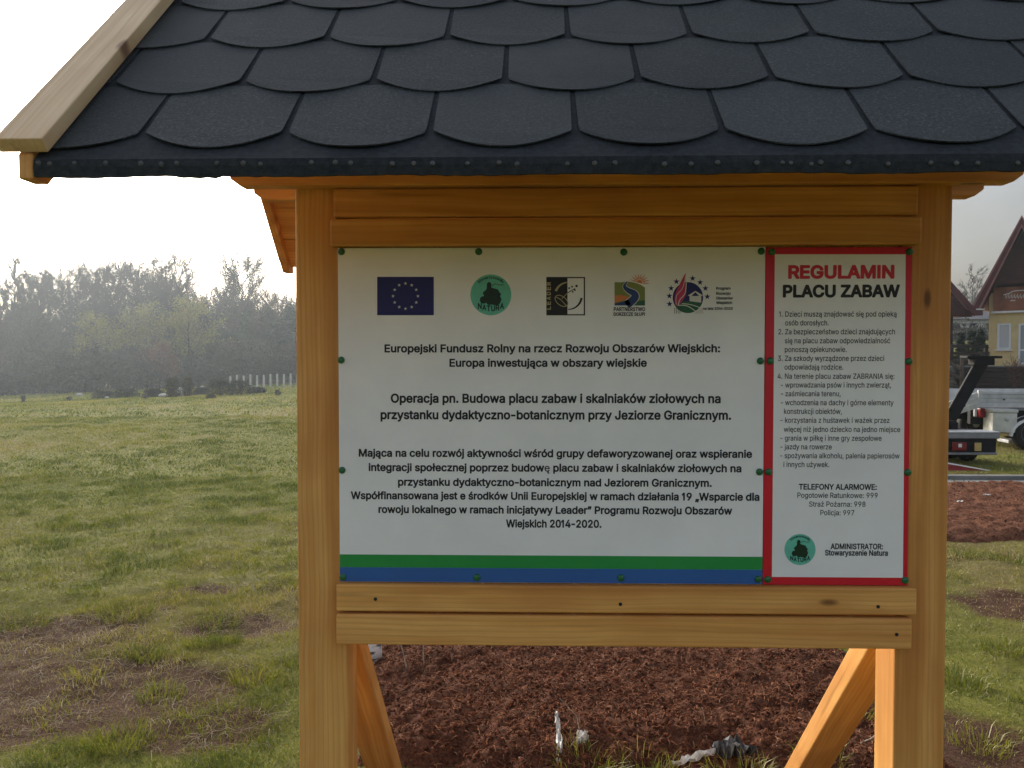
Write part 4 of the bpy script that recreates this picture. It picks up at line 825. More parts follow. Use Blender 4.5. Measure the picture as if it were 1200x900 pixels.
put(m, [band([(665, 343.4), (674, 338)], .9)], 3)
for x, y, q in ((667, 337.7, 1.1), (670.3, 336, 1.1), (675.6, 335.2, 1.5), (673.6, 340, 1.1), (671.2, 342, 1.0)): put(m, [ell(x, y, q, q, 12)], 4)
part(m, 'dark_drawing', M['black_print'], sq)
# river landscape emblem
def lx(x, y): return (705 + x / 15, 315 + y / 15)
rv = flat(pp, 'landscape_emblem', M['olive_print'], [[poly([lx(*q) for q in spline([(228, 232), (330, 238), (440, 226), (560, 240), (670, 275), (762, 330)], 4)] + [lx(762, 645), lx(228, 645)])]], 1)
flat(pp, 'field', M['orange_print'], [[poly([lx(*q) for q in [(228, 470), (330, 458), (420, 478), (478, 492), (455, 540), (300, 580), (228, 600)]])]], 2, rv)
flat(pp, 'wood', M['forest_print'], [[poly([lx(*q) for q in [(640, 565), (762, 550), (762, 645), (560, 645)]])]], 2, rv)
ctr = spline([(450, 228), (400, 310), (470, 380), (575, 440), (575, 520), (440, 640)], 5); wd = np.linspace(12, 240, len(ctr)) / 15 * np.linspace(1, .85, len(ctr))
flat(pp, 'river_bank', M['pale_print'], [[band([lx(*q) for q in ctr], list(wd * .0 + np.interp(np.arange(len(ctr)), [0, 8, 18, len(ctr) - 1], [2.2, 6.6, 10.6, 11]))) ]], 3, rv)
flat(pp, 'river', M['river_print'], [[band([lx(*q) for q in ctr], list(np.interp(np.arange(len(ctr)), [0, 8, 18, len(ctr) - 1], [1.0, 5.0, 8.8, 9.2]))), ], [poly([lx(228, 610), lx(330, 590), lx(470, 540), lx(520, 640), lx(228, 643)])]], 4, rv)
m = MB(); cx_, cy_ = lx(665, 250)
put(m, [poly([(cx_ + 3.6 * math.cos(R(a)), cy_ - 3.9 * math.sin(R(a)) + 0) for a in range(-12, 169, 15)])], 2)
for a in range(-2, 165, 20):
    put(m, [band([(cx_ + 4.4 * math.cos(R(a)), cy_ - 4.6 * math.sin(R(a))), (cx_ + 11.5 * math.cos(R(a)), cy_ - 10.6 * math.sin(R(a)))], [1.5, .5])], 2)
part(m, 'sunburst', M['orange_print'], rv)
m = MB(); write(m, 'PARTNERSTWO', 'b', 719.2, 756, 364.4, 364.4, 4.2, 2); part(m, 'lettering', M['black_print'], rv); m = MB(); write(m, 'DORZECZE SŁUPI', 'b', 719, 755.6, 370, 370, 3.7, 2)
part(m, 'lettering', M['black_print'], rv)
# round emblem with stars, flame and farmhouse
def ex(x, y): return (775 + x * .075, 315 + y * .075)
ce = flat(pp, 'programme_emblem', M['navy_print'], [[poly([ex(415 + 238 * math.cos(R(a)), 450 - 242 * math.sin(R(a))) for a in range(0, 360, 8)])]], 1)
flat(pp, 'field', M['forest_print'], [[poly([ex(*q) for q in spline([(215, 575), (330, 520), (470, 508), (628, 540)], 4)] + [ex(415 + 238 * math.cos(R(a)), 450 - 242 * math.sin(R(a))) for a in range(-24, -150, -9)])]], 2, ce)
flat(pp, 'furrow', M['pale_print'], [[band([ex(*q) for q in spline([(250, 570), (400, 580), (530, 660)], 4)], 1.0)], [band([ex(*q) for q in spline([(320, 545), (460, 560), (610, 610)], 4)], .9)], [poly([ex(645, 610), ex(580, 640), ex(500, 700), ex(660, 700)])]], 3, ce)
flat(pp, 'house', M['pale_print'], [[poly([ex(*q) for q in [(410, 420), (530, 345), (650, 415), (622, 425), (622, 530), (440, 505), (440, 425)]])]], 3, ce)
flat(pp, 'house_roof', M['navy_print'], [[poly([ex(*q) for q in [(470, 425), (530, 365), (590, 425)]])]], 4, ce)
flat(pp, 'flame', M['rose_print'], [[poly([ex(*q) for q in spline([(380, 60), (300, 210), (215, 400), (215, 560), (250, 575), (330, 500), (385, 380), (375, 200), (380, 60)], 5)[:-1]])]], 4, ce)
flat(pp, 'flame_line', M['pale_print'], [[band([ex(*q) for q in spline([(375, 120), (330, 300), (235, 420), (230, 560)], 5)], .6)], [band([ex(*q) for q in spline([(390, 200), (370, 380), (290, 480), (260, 570)], 5)], .9)]], 5, ce)
for x, y in ((235, 200), (152, 305), (125, 425), (128, 550), (488, 150), (605, 212), (688, 305), (718, 435)):
    m = MB(); put(m, [star(*ex(x, y), 3.8)], 2); part(m, 'star', M['navy_print'], ce)
m = MB()
for x in (207, 235, 262, 290): put(m, [band([ex(x, 610), ex(x, 700)], .55)], 2)
part(m, 'grass_lines', M['black_print'], ce); m = MB()
for t_, y, x1 in (('Program', 325, 1080), ('Rozwoju', 405, 1080), ('Obszarów', 478, 1115), ('Wiejskich', 550, 1105)): write(m, t_, 'b', ex(855, 0)[0], ex(x1, 0)[0], ex(0, y)[1], ex(0, y)[1], 3.0, 2)
part(m, 'lettering', M['black_print'], ce); m = MB(); write(m, 'na lata 2014-2020', 'b', ex(650, 0)[0], ex(1115, 0)[0], ex(0, 640)[1], ex(0, 640)[1], 2.9, 2)
part(m, 'lettering', M['black_print'], ce)
pins(pp, [(400.3, 295), (561, 295), (731, 295.5), (892, 294.5), (400, 422), (891, 423), (401, 551), (890, 553), (402, 676.5), (559, 676.5), (727.5, 677), (888.5, 678.5)])

# ---- the playground rules panel
rp = thing('rules_sign', 'narrow red bordered panel of playground rules beside the right post', 'sign', (.71, YS, 1.025), 0)
rm = panel(rp, .5412, .8755, 1.0255, 1.8105, M['red_print'])
flat(rp, 'white_field', M['white_print'], [[[xz(904.5, 684 - 8), xz(1058, 684 - 7), xz(1061.3, 298), xz(908, 298)]]], 1)
m = MB(); write(m, 'REGULAMIN', 'h', 923.5, 1048, 325.7, 325.7, 13.9); part(m, 'heading', M['red_print'], rp)
m = MB(); write(m, 'PLACU ZABAW', 'h', 917.2, 1054.3, 347.7, 347.7, 13.0); part(m, 'heading', M['black_print'], rp)
m = MB()
for t_, a, b, y in (
    ('1. Dzieci muszą znajdować się pod opieką', 913, 1050.7, 371), ('osób dorosłych.', 920, 971, 381.3), ('2. Za bezpieczeństwo dzieci znajdujących', 912, 1048.7, 391.7),
    ('się na placu zabaw odpowiedzialność', 919.6, 1043, 402.2), ('ponoszą opiekunowie.', 919.6, 992, 412.5), ('3. Za szkody wyrządzone przez dzieci', 911.5, 1036, 422.9), ('odpowiadają rodzice.', 919.2, 988, 433.1),
    ('4. Na terenie placu zabaw ZABRANIA się:', 911, 1048, 443.8), ('- wprowadzania psów i innych zwierząt,', 915, 1044, 454.1), ('- zaśmiecania terenu,', 915, 985, 464.3), ('- wchodzenia na dachy i górne elementy', 915, 1047, 474.8),
    ('konstrukcji obiektów,', 918.6, 986.4, 485), ('- korzystania z huśtawek i ważek przez', 914.6, 1042.3, 495.4), ('więcej niż jedno dziecko na jedno miejsce', 918.4, 1054.8, 506.1), ('- grania w piłkę i inne gry zespołowe', 914.5, 1033, 516.4),
    ('- jazdy na rowerze', 914.5, 974.6, 526.5), ('- spożywania alkoholu, palenia papierosów', 914.2, 1054, 537), ('i innych używek.', 918, 971.7, 547.2)): write(m, t_, 'r', a, b, y, y, 6.0)
part(m, 'rules_text', M['black_print'], rp)
m = MB(); write(m, 'TELEFONY ALARMOWE:', 'b', 936, 1027.4, 573.6, 573.6, 6.2)
for t_, a, b, y in (
    ('Pogotowie Ratunkowe: 999', 934.3, 1028.4, 583.4), ('Straż Pożarna: 998', 948, 1014.2, 593.7), ('Policja: 997', 961.2, 1001, 603.7)): write(m, t_, 'r', a, b, y, y, 6.0)
part(m, 'phone_text', M['black_print'], rp)
m = MB()
for t_, a, b, y in (('ADMINISTRATOR:', 973.2, 1034.5, 643.4), ('Stowaryszenie Natura', 966.6, 1040.4, 650.9)): write(m, t_, 'b', a, b, y, y, 6.2)
part(m, 'owner_text', M['black_print'], rp)
LAY = 1
nature_emblem(rp, 937.4, 643.9, 18.2)
LAY = 0
pins(rp, [(904.5, 295), (1065.5, 295), (902.5, 423), (1064.8, 423.5), (900.5, 553), (1063.5, 553.5), (899.5, 679), (1060.5, 680)])
# ================================================================== grass, straw, soil crumbs
def leaf_mat(name, ramp, trans=.35, gloss=.03):
    t = NT(name); a = t.attr('tint').outputs['Fac']
    c = t.ramp(a, ramp)
    d = t.node('ShaderNodeBsdfDiffuse'); tr = t.node('ShaderNodeBsdfTranslucent'); mx = t.node('ShaderNodeMixShader', i_0=trans)
    t.wire(c, d.inputs[0]); t.wire(c, tr.inputs[0]); t.wire(d.outputs[0], mx.inputs[1]); t.wire(tr.outputs[0], mx.inputs[2])
    gl = t.node('ShaderNodeBsdfGlossy'); gl.inputs['Roughness'].default_value = .45; gl.inputs[0].default_value = (1, 1, 1, 1)
    m2 = t.node('ShaderNodeMixShader', i_0=gloss); t.wire(mx.outputs[0], m2.inputs[1]); t.wire(gl.outputs[0], m2.inputs[2])
    t.wire(m2.outputs[0], t.n['Material Output'].inputs[0]); t.n.remove(t.b)
    return t.m
M['grass'] = leaf_mat('grass', [(0, (.058, .084, .008)), (.22, (.135, .162, .013)), (.42, (.225, .228, .022)), (.6, (.29, .248, .042)), (.8, (.30, .235, .085)), (1, (.46, .40, .24))])
def blades(n_try, x0, x1, y0, y1, hgt, wid, dens, keepfn=None, zf=None):
    x = rng.uniform(x0, x1, n_try); y = rng.uniform(y0, y1, n_try)
    k = rng.random(n_try) < dens(x, y); x, y = x[k], y[k]; n = len(x)
    z = gz(x, y) - .006
    th = rng.uniform(0, 2 * np.pi, n); ph = rng.uniform(0, 2 * np.pi, n)
    clump = fbm(x * 3.3, y * 3.3, 3, 55)
    h = hgt * rng.uniform(.45, 1.25, n) * (.6 + .75 * sstep(clump, .4, .75))
    lean = h * rng.uniform(.3, 1.5, n) * .9
    w = wid * rng.uniform(.6, 1.3, n)
    dx, dy = np.cos(th), np.sin(th); sx, sy = -np.sin(ph), np.cos(ph)
    b = np.stack([x, y, z], 1); S = np.stack([sx * w, sy * w, 0 * w], 1)
    mid = b + np.stack([dx * lean * .35, dy * lean * .35, h * .62], 1); tip = b + np.stack([dx * lean, dy * lean, h * np.where(rng.random(n) < .3, .7, 1)], 1)
    V = np.stack([b - S, b + S, mid + S * .75, mid - S * .75, tip], 1).reshape(-1, 3)
    i = np.arange(n)[:, None] * 5
    F = np.concatenate([i + np.array([0, 1, 2]), i + np.array([0, 2, 3]), i + np.array([3, 2, 4])], 0)
    d = dryness(x, y); bq = bareness(x, y)
    tint = np.clip(.18 + .34 * d + .30 * bq + rng.normal(0, .11, n) - .14 * sstep(clump, .5, .75) * (1 - d) + (rng.random(n) < .05 + .12 * d + .12 * bq) * rng.uniform(.25, .55, n), 0, 1)
    return V, F, np.repeat(tint, 5)
def dens_fn(base):
    def f(x, y):
        h, i = bed_height(x, y)
        return base * (1 - .74 * sstep(bareness(x, y), .15, .65)) * (i < .05) * (.5 + .8 * fbm(x * 4, y * 4, 2, 60))
    return f
parts = [
    blades(190000, -4.6, -.2, 2.3, 5.2, .034, .0015, dens_fn(1)),
    blades(200000, -8.5, -.6, 5.2, 10.5, .038, .0026, dens_fn(.95)),
    blades(210000, -16, -1.5, 10.5, 22, .042, .0052, dens_fn(.9)),
    blades(110000, -32, -4, 22, 46, .055, .013, dens_fn(.9)),
    blades(70000, -1.5, 3.0, 10.1, 24, .045, .0065, dens_fn(.9)),
    blades(70000, -4, 14, 22, 46, .055, .014, dens_fn(.9)),
    blades(40000, -.6, 1.6, 4.4, 10, .038, .0026, dens_fn(.9)),
    blades(50000, -8, 30, 46, 76, .08, .026, dens_fn(.9)),
    blades(70000, -60, -8, 46, 72, .08, .024, dens_fn(.9)),
    blades(18000, -.6, 1.9, 1.9, 3.5, .035, .0015, dens_fn(.9)),
    blades(110000, 1.4, 6.5, 2.4, 6.9, .034, .0018, dens_fn(.9)),
    blades(45000, 2.5, 14, 9.7, 26, .05, .006, dens_fn(.9)),
]
# explicit tufts where the photograph has them
tufts = [(265, 757, .075, 260, .16), (172, 775, .085, 320, .2), (255, 735, .11, 260, .15), (235, 765, .06, 150, .2), (140, 880, .12, 420, .28), (25, 735, .16, 420, .14), (150, 725, .14, 340, .2), (190, 820, .09, 240, .3), (40, 640, .12, 200, .2), (215, 690, .12, 220, .22), (300, 800, .1, 240, .4), (1180, 760, .11, 300, .22), (1130, 800, .09, 200, .25), (1135, 650, .12, 240, .12), (1185, 655, .14, 300, .12), (330, 690, .1, 220, .25), (100, 800, .08, 160, .5), (1150, 870, .1, 200, .4), (1000, 860, .07, 90, .55), (690, 915, .10, 160, .45), (760, 918, .14, 220, .5), (870, 918, .12, 200, .45), (960, 908, .08, 120, .45)]
for px, py, r, n, tn in tufts:
    n = int(n * .72)
    Y0 = 1.55 / ((py - 422) / 936); q = at(px, py, Y0)
    a = rng.uniform(0, 2 * np.pi, n); rr = r * np.sqrt(rng.random(n)) ; x = q.x + rr * np.cos(a) * 1.2; y = Y0 + rr * np.sin(a)
    z = np.maximum(gz(x, y), bed_height(x, y)[0] * (bed_height(x, y)[1] > -.03) - 9 * (bed_height(x, y)[1] <= -.03)) - .015
    th = a + rng.normal(0, .7, n); h = rng.uniform(.04, .10, n); lean = h * rng.uniform(.2, 1.2, n); ph = rng.uniform(0, 6.28, n); w = rng.uniform(.0012, .0024, n)
    b = np.stack([x, y, z], 1); S = np.stack([-np.sin(ph) * w, np.cos(ph) * w, 0 * w], 1)
    mid = b + np.stack([np.cos(th) * lean * .35, np.sin(th) * lean * .35, h * .65], 1); tip = b + np.stack([np.cos(th) * lean, np.sin(th) * lean, h * .9], 1)
    V = np.stack([b - S, b + S, mid + S * .75, mid - S * .75, tip], 1).reshape(-1, 3); i = np.arange(n)[:, None] * 5
    F = np.concatenate([i + np.array([0, 1, 2]), i + np.array([0, 2, 3]), i + np.array([3, 2, 4])], 0)
    parts.append((V, F, np.repeat(np.clip(tn + rng.normal(0, .1, n) + (rng.random(n) < .06) * .5, 0, 1), 5)))
o_, VV, FF, TT = 0, [], [], []
for V, F, t_ in parts: VV.append(V); FF.append(F + o_); TT.append(t_); o_ += len(V)
tag(link('grass', np_mesh('grass', np.vstack(VV), np.vstack(FF), {'tint': np.concatenate(TT)}), M['grass']), 'short patchy meadow grass, green with straw coloured blades', 'grass', kind='stuff')

# pale dead straw lying on the bare patches and the bed
def straw(name, spots, mat, label, cat, L=(.05, .16), rad=.0013, lift=.008, rise=.03):
    m_v, m_f, o = [], [], 0; tt = []
    for x, y, z in spots:
        n = 5; a = random.uniform(0, 6.28); l = random.uniform(*L); cv = random.uniform(-2.5, 2.5); P = []
        px, py = x, y
        for k in range(n):
            P.append((px, py, z + lift + rise * math.sin(math.pi * k / (n - 1)) * random.uniform(0, 1))); px += math.cos(a) * l / n; py += math.sin(a) * l / n; a += cv / n
        w = rad * random.uniform(.6, 1.4); tv = random.random()
        for k in range(n):
            ww = w * (1 - .5 * k / n); q = P[k]; d = P[min(k + 1, n - 1)]; e = P[max(k - 1, 0)]
            tx, ty = d[0] - e[0], d[1] - e[1]; ll = math.hypot(tx, ty) or 1
            m_v += [(q[0] - ty / ll * ww, q[1] + tx / ll * ww, q[2]), (q[0] + ty / ll * ww, q[1] - tx / ll * ww, q[2]), (q[0], q[1], q[2] + ww * 1.4)]; tt += [tv] * 3
        for k in range(n - 1):
            for j in range(3): m_f.append((o + k * 3 + j, o + k * 3 + (j + 1) % 3, o + k * 3 + 3 + (j + 1) % 3, o + k * 3 + 3 + j))
        o += n * 3
    me = np_mesh(name, np.array(m_v), np.array(m_f), {'tint': np.array(tt)}); return tag(link(name, me, mat), label, cat, kind='stuff')
M['straw'] = leaf_mat('straw', [(0, (.20, .14, .07)), (.5, (.34, .26, .15)), (1, (.50, .44, .33))], .2)
M['fibre'] = leaf_mat('fibre', [(0, (.05, .021, .013)), (.5, (.19, .080, .046)), (.85, (.32, .155, .09)), (1, (.32, .17, .10))], .05, 0.0)
sp = []
while len(sp) < 2600:
    x, y = random.uniform(-4, -.6), random.uniform(2.5, 6.2)
    if random.random() < float(bareness(np.array([x]), np.array([y]))[0]) * 1.3 + .06: sp.append((x, y, float(gz(np.array([x]), np.array([y]))[0])))
for _ in range(700):
    x, y = random.uniform(1.6, 5.5), random.uniform(2.6, 6.7); sp.append((x, y, float(gz(np.array([x]), np.array([y]))[0])))
straw('dry_straw', sp, M['straw'], 'pale dead grass stalks strewn over the bare earth', 'straw', (.05, .17), .0011, .006, .022)
sp = []
xs_, ys_ = rng.uniform(-1.1, 1.8, 28000), rng.uniform(2.7, 6.4, 28000); hh, ii = bed_height(xs_, ys_)
sp += [(x, y, h) for x, y, h, i in zip(xs_, ys_, hh, ii) if i > .02]
xs_, ys_ = rng.uniform(3, 7, 4000), rng.uniform(6.8, 9.7, 4000); hh, ii = bed_height(xs_, ys_)
sp += [(x, y, h) for x, y, h, i in zip(xs_, ys_, hh, ii) if i > .02]
straw('peat_fibres', sp, M['fibre'], 'loose red brown peat fibres covering the turned bed', 'peat', (.02, .06), .0022, .0, .012)
# crumbs of peat: little irregular lumps
n = 16000; x = np.concatenate([rng.uniform(-1.1, 1.8, n), rng.uniform(2.6, 7, 2500)]); y = np.concatenate([2.7 + 3.5 * rng.random(n) ** 1.3, rng.uniform(6.8, 9.7, 2500)])
h, i = bed_height(x, y); k = i > .0; x, y, h = x[k], y[k], h[k]; n = len(x)
oc = np.array([(1, 0, 0), (-1, 0, 0), (0, 1, 0), (0, -1, 0), (0, 0, 1), (0, 0, -1)], float)
of = np.array([(0, 2, 4), (2, 1, 4), (1, 3, 4), (3, 0, 4), (2, 0, 5), (1, 2, 5), (3, 1, 5), (0, 3, 5)])
sz = (.003 + .009 * rng.random(n) ** 3)[:, None, None] * rng.uniform(.6, 1.4, (n, 6, 1))
V = (oc[None] * sz + rng.normal(0, .15, (n, 6, 3)) * sz) + np.stack([x, y, h + .004], 1)[:, None]
F = (np.arange(n)[:, None, None] * 6 + of[None]).reshape(-1, 3)
tag(link('peat_crumbs', np_mesh('peat_crumbs', V.reshape(-1, 3), F, {'tint': np.repeat(np.clip(rng.normal(.34, .16, n), 0, .75), 6)}), M['fibre']), 'small dark red crumbs of peat on the bed', 'peat', kind='stuff')
# ================================================================== small things on the bed
def ground_at(px, py, lift=0.0):
    Y0 = 1.55 / ((py - 422.2) / 936)
    for _ in range(4):
        q = at(px, py, Y0); h, i = bed_height(q.x, Y0); z = max(float(h[0]) if i[0] > -.03 else -9, float(terrain(np.array([q.x]), np.array([Y0]))[0]))
        r = ray(px, py); Y0 = (z + lift - CAM_H) / r[2] * r[1]
    q = at(px, py, Y0); return q
def crumple(name, label, cat, pts, mat, w=.03, amp=.012, n=14):
    """a torn strip of sheet following pixel points on the soil"""
    P = [ground_at(x, y, .004) + Vector((0, 0, l)) for x, y, l in pts]
    Q = [Vector(p) for p in P]; c = Q[0]; V, F = [], []
    L = len(Q)
    S = []
    for i in range(n + 1):
        t = i / n * (L - 1); k = min(int(t), L - 2); S.append(Q[k].lerp(Q[k + 1], t - k))
    for i, s in enumerate(S):
        d = (S[min(i + 1, n)] - S[max(i - 1, 0)]); d.z = 0; d.normalize(); pr = Vector((-d.y, d.x, 0))
        for j in range(5):
            u = (j / 4 - .5); ww = w * (.6 + .4 * math.sin(math.pi * i / n)) * random.uniform(.7, 1.2)
            V.append(s + pr * u * ww + Vector((0, 0, random.uniform(0, amp) + amp * .6 * math.sin(i * 1.3 + j * 2))))
    for i in range(n):
        for j in range(4): a = i * 5 + j; F.append((a, a + 1, a + 6, a + 5))
    b = [Vector(v) - Vector((0, 0, .0015)) for v in V]; m0 = len(V)
    F2 = [tuple(q + m0 for q in f[::-1]) for f in F]
    o = link(name, mesh(name, [v - c for v in V] + [v - c for v in b], F + F2), mat); o.location = c; return tag(o, label, cat)
M['sheet'] = plain('sheet', (.62, .62, .60), .45, .4, var=.12, sc=40)
M['darksheet'] = plain('darksheet', (.055, .056, .06), .6, .3, var=.2, sc=60)
M['greystalk'] = plain('greystalk', (.36, .31, .24), .85, .1, var=.2, sc=80)
crumple('plastic_scrap', 'pale torn plastic scrap standing up from the peat below the middle of the board', 'litter', [(654, 895, 0), (656, 878, .0), (654, 862, .03), (652, 856, .07)], M['sheet'], .022)
crumple('plastic_scrap', 'pale wrinkled plastic scrap right of the upright scrap', 'litter', [(677, 873, 0), (684, 866, .015), (692, 872, .0)], M['sheet'], .04, .02)
crumple('plastic_scrap', 'grey white twist of plastic sheet leading left from the dark sheet', 'litter', [(788, 897, 0), (810, 890, .0), (838, 884, .01)], M['sheet'], .03, .014)
crumple('plastic_scrap', 'dark folded plastic sheet lying at the near edge of the bed', 'litter', [(838, 886, 0), (858, 882, .015), (886, 888, 0)], M['darksheet'], .09, .035)
crumple('plastic_scrap', 'small pale scrap between the dark sheet and the right strut', 'litter', [(908, 876, 0), (916, 880, .008), (921, 882, 0)], M['sheet'], .035, .01)
crumple('plastic_scrap', 'small flat white fleck on the peat left of the upright scrap', 'litter', [(581, 884, 0), (590, 885, .0)], M['sheet'], .02, .006, 6)
crumple('plastic_scrap', 'flat white sliver beside the upright scrap', 'litter', [(608, 889, 0), (621, 890, .0)], M['sheet'], .014, .006, 6)
crumple('plastic_scrap', 'white fleck on the far dark soil by the right post', 'litter', [(1119, 588, 0), (1127, 588, 0)], M['sheet'], .06, .01, 6)
crumple('plastic_scrap', 'white fleck on the far dark soil below the kerb', 'litter', [(1153, 580, 0), (1160, 580, 0)], M['sheet'], .06, .01, 6)
def stalk(label, pts, rad=.0022, name='dry_stalk', cat='stalk', mat='greystalk'):
    P = [ground_at(x, y) + Vector((0, 0, l)) for x, y, l in pts]; c = P[0].copy()
    m = MB(); m.tube([p - c for p in P], [rad * (1 - .5 * i / len(P)) for i in range(len(P))], 5); o = m.build(name, M[mat]); o.location = c; return tag(o, label, cat)
stalk('thin bent dry stalk leaning over the peat behind the pale scraps', [(668, 876, .0), (679, 872, .05), (676, 866, .09), (656, 866, .16)])
stalk('dry stalk lying along the bed edge right of the pale scraps', [(675, 878, .0), (695, 880, .015), (704, 892, .005), (728, 893, .02)])
stalk('thin upright stalk in the peat left of the dark sheet', [(822, 860, 0), (826, 862, .06), (823, 864, .12)], .0016)
stalk('curled dry stalk on the peat right of the right strut', [(1020, 845, 0), (1028, 855, .01), (1045, 858, .01)], .003)
stalk('forked pale stalk near the foot of the right post', [(1003, 873, 0), (1020, 872, .02), (1030, 867, .03), (1042, 869, .01)], .003)
stalk('left of two upright twigs planted at the back of the bed', [(478, 790, 0), (474, 790, .08), (469, 790, .16)], .004)
stalk('right of two upright twigs planted at the back of the bed', [(497, 782, 0), (496, 782, .07), (497, 782, .16)], .0035)
# pale spotted log end behind the left strut
def birch_mat():
    t = NT('birch'); o = t.obj(); n = t.noise(t.mapping(o, (14, 14, 45)), 1.0, 3).outputs[0]
    return t.base(t.ramp(n, [(.40, (.05, .045, .04)), (.47, (.62, .60, .57))]), .7)
M['birch'] = birch_mat()
q = ground_at(437, 776); m = MB(); m.tube([(.0, .0, -.03), (.0, 0.0, .05), (-.004, .01, .14)], [.045, .047, .044], 12)
o = m.build('birch_stump', M['birch'], None, True); o.location = q; tag(o, 'short white birch stump with dark spots behind the left strut', 'stump')
# two small spiky weeds on the meadow
# ================================================================== trees
def skin_np(segs, n=4):
    """segs: list of (p0, p1, r0, r1)"""
    P0 = np.array([s[0] for s in segs]); P1 = np.array([s[1] for s in segs]); r0 = np.array([s[2] for s in segs]); r1 = np.array([s[3] for s in segs])
    d = P1 - P0; d /= np.maximum(np.linalg.norm(d, axis=1, keepdims=True), 1e-9)
    ref = np.where(np.abs(d[:, 2:3]) > .9, np.array([[1.0, 0, 0]]), np.array([[0, 0, 1.0]]))
    a = np.cross(d, ref); a /= np.linalg.norm(a, axis=1, keepdims=True); b = np.cross(d, a)
    V = []
    for P, r in ((P0, r0), (P1, r1)):
        for k in range(n):
            t = 2 * np.pi * k / n; V.append(P + (a * np.cos(t) + b * np.sin(t)) * r[:, None])
    V = np.stack(V, 1).reshape(-1, 3); i = np.arange(len(segs))[:, None] * 2 * n
    F = np.concatenate([i + np.array([k, (k + 1) % n, n + (k + 1) % n, n + k]) for k in range(n)], 0)
    return V, F
def grow(h, spread, up=.55, n1=26, n2=6, n3=6, base=.25, r0=.16, seed=1, droop=0.0, tk=1.0, n4=0, rnd=0):
    g = np.random.default_rng(seed); trunk, limb, twig = [], [], []
    def unit(v): return v / max(np.linalg.norm(v), 1e-9)
    pts = [np.zeros(3)]
    for k in range(1, 9): pts.append(np.array([g.normal(0, .02) * h * k / 8, g.normal(0, .02) * h * k / 8, h * k / 8 * (1 - .02)]))
    for k in range(8): trunk.append((pts[k], pts[k + 1], r0 * (1 - k / 8) ** .8 + .012, r0 * (1 - (k + 1) / 8) ** .8 + .012))
    def tp(f): f = min(f * 8, 7.999); k = int(f); return pts[k] + (pts[k + 1] - pts[k]) * (f - k)
    for i in range(n1):
        f = base + (1 - base) * (i + g.random()) / n1; p = tp(f); az = g.uniform(0, 6.28) 
        L = spread * (1.25 - f * (.95 if up < .7 else .72)) * g.uniform(.7, 1.2) * (.6 if f < base + .08 else 1)
        if rnd: L = spread * (.25 + .95 * math.sqrt(max(0, 1 - ((f - .62) / .50) ** 2))) * g.uniform(.75, 1.15)
        d = unit(np.array([math.cos(az), math.sin(az), up + .9 * f * up + g.normal(0, .12)]))
        r = r0 * .42 * (1 - f * .75); q = p; lp = [p]
        for s in range(4):
            nx_ = q + d * L / 4; limb.append((q, nx_, r * (1 - s / 4) + .006, r * (1 - (s + 1) / 4) + .006)); q = nx_; lp.append(q)
            d = unit(d + np.array([g.normal(0, .16), g.normal(0, .16), g.normal(.06, .1) - droop]))
        for j in range(n2):
            ff = g.uniform(.25, 1.0) * 4; k = min(int(ff), 3); b0 = lp[k] + (lp[k + 1] - lp[k]) * (ff - k)
            d2 = unit(unit(lp[4] - lp[0]) + g.normal(0, .55, 3) + np.array([0, 0, .15 - droop])); L2 = L * g.uniform(.25, .5); b1 = b0 + d2 * L2 * .5; b2 = b1 + unit(d2 + g.normal(0, .2, 3) + np.array([0, 0, .1 - droop])) * L2 * .5
            twig.append((b0, b1, .032 * tk, .024 * tk)); twig.append((b1, b2, .024 * tk, .015 * tk))
            for l in range(n3):
                c0 = b0 + (b1 - b0) * g.random() if g.random() < .5 else b1 + (b2 - b1) * g.random()
                d3 = unit(d2 + g.normal(0, .6, 3) + np.array([0, 0, -droop])); L3 = L2 * g.uniform(.3, .7); c1 = c0 + d3 * L3; twig.append((c0, c1, .021 * tk, .012 * tk))
                for z in range(n4):
                    e0 = c0 + (c1 - c0) * g.random(); twig.append((e0, e0 + unit(d3 + g.normal(0, .7, 3)) * L3 * g.uniform(.3, .6), .012 * tk, .007 * tk))
    return trunk, limb, twig
def leaves_np(centres, sz, n_each, rad, seed=1):
    g = np.random.default_rng(seed); C = np.repeat(np.array(centres), n_each, 0); n = len(C); C = C + g.normal(0, rad, (n, 3)) * np.array([1, 1, .8])
    u = g.normal(0, 1, (n, 3)); u /= np.linalg.norm(u, axis=1, keepdims=True); w = np.cross(u, g.normal(0, 1, (n, 3))); w /= np.linalg.norm(w, axis=1, keepdims=True)
    s = (sz * g.uniform(.6, 1.4, n))[:, None]
    V = np.stack([C - u * s, C + w * s * .5, C + u * s, C - w * s * .5], 1).reshape(-1, 3); F = np.arange(n)[:, None] * 4 + np.arange(4)[None]
    cl = np.repeat(np.random.default_rng(seed + 5).uniform(0, .5, len(centres)), n_each)
    return V, F, np.repeat(np.clip(cl + g.uniform(0, .5, n), 0, 1), 4)
M['redtwig'] = plain('redtwig', (.13, .065, .055), .9, .1, var=.2, sc=2)
M['bark'] = plain('bark', (.055, .050, .045), .9, .1, var=.25, sc=3)
M['twig'] = plain('twig', (.060, .053, .048), .9, .1, var=.2, sc=2)
M['palebark'] = plain('palebark', (.20, .185, .165), .9, .1, var=.25, sc=3)
M['leaf_willow'] = leaf_mat('leaf_willow', [(0, (.12, .12, .02)), (1, (.27, .24, .05))], .4)
M['leaf_rust'] = leaf_mat('leaf_rust', [(0, (.10, .05, .035)), (1, (.20, .10, .06))], .3)
M['leaf_brush'] = leaf_mat('leaf_brush', [(0, (.032, .032, .022)), (1, (.075, .070, .045))], .25)
M['needle'] = leaf_mat('needle', [(0, (.016, .028, .016)), (1, (.045, .065, .035))], .15)
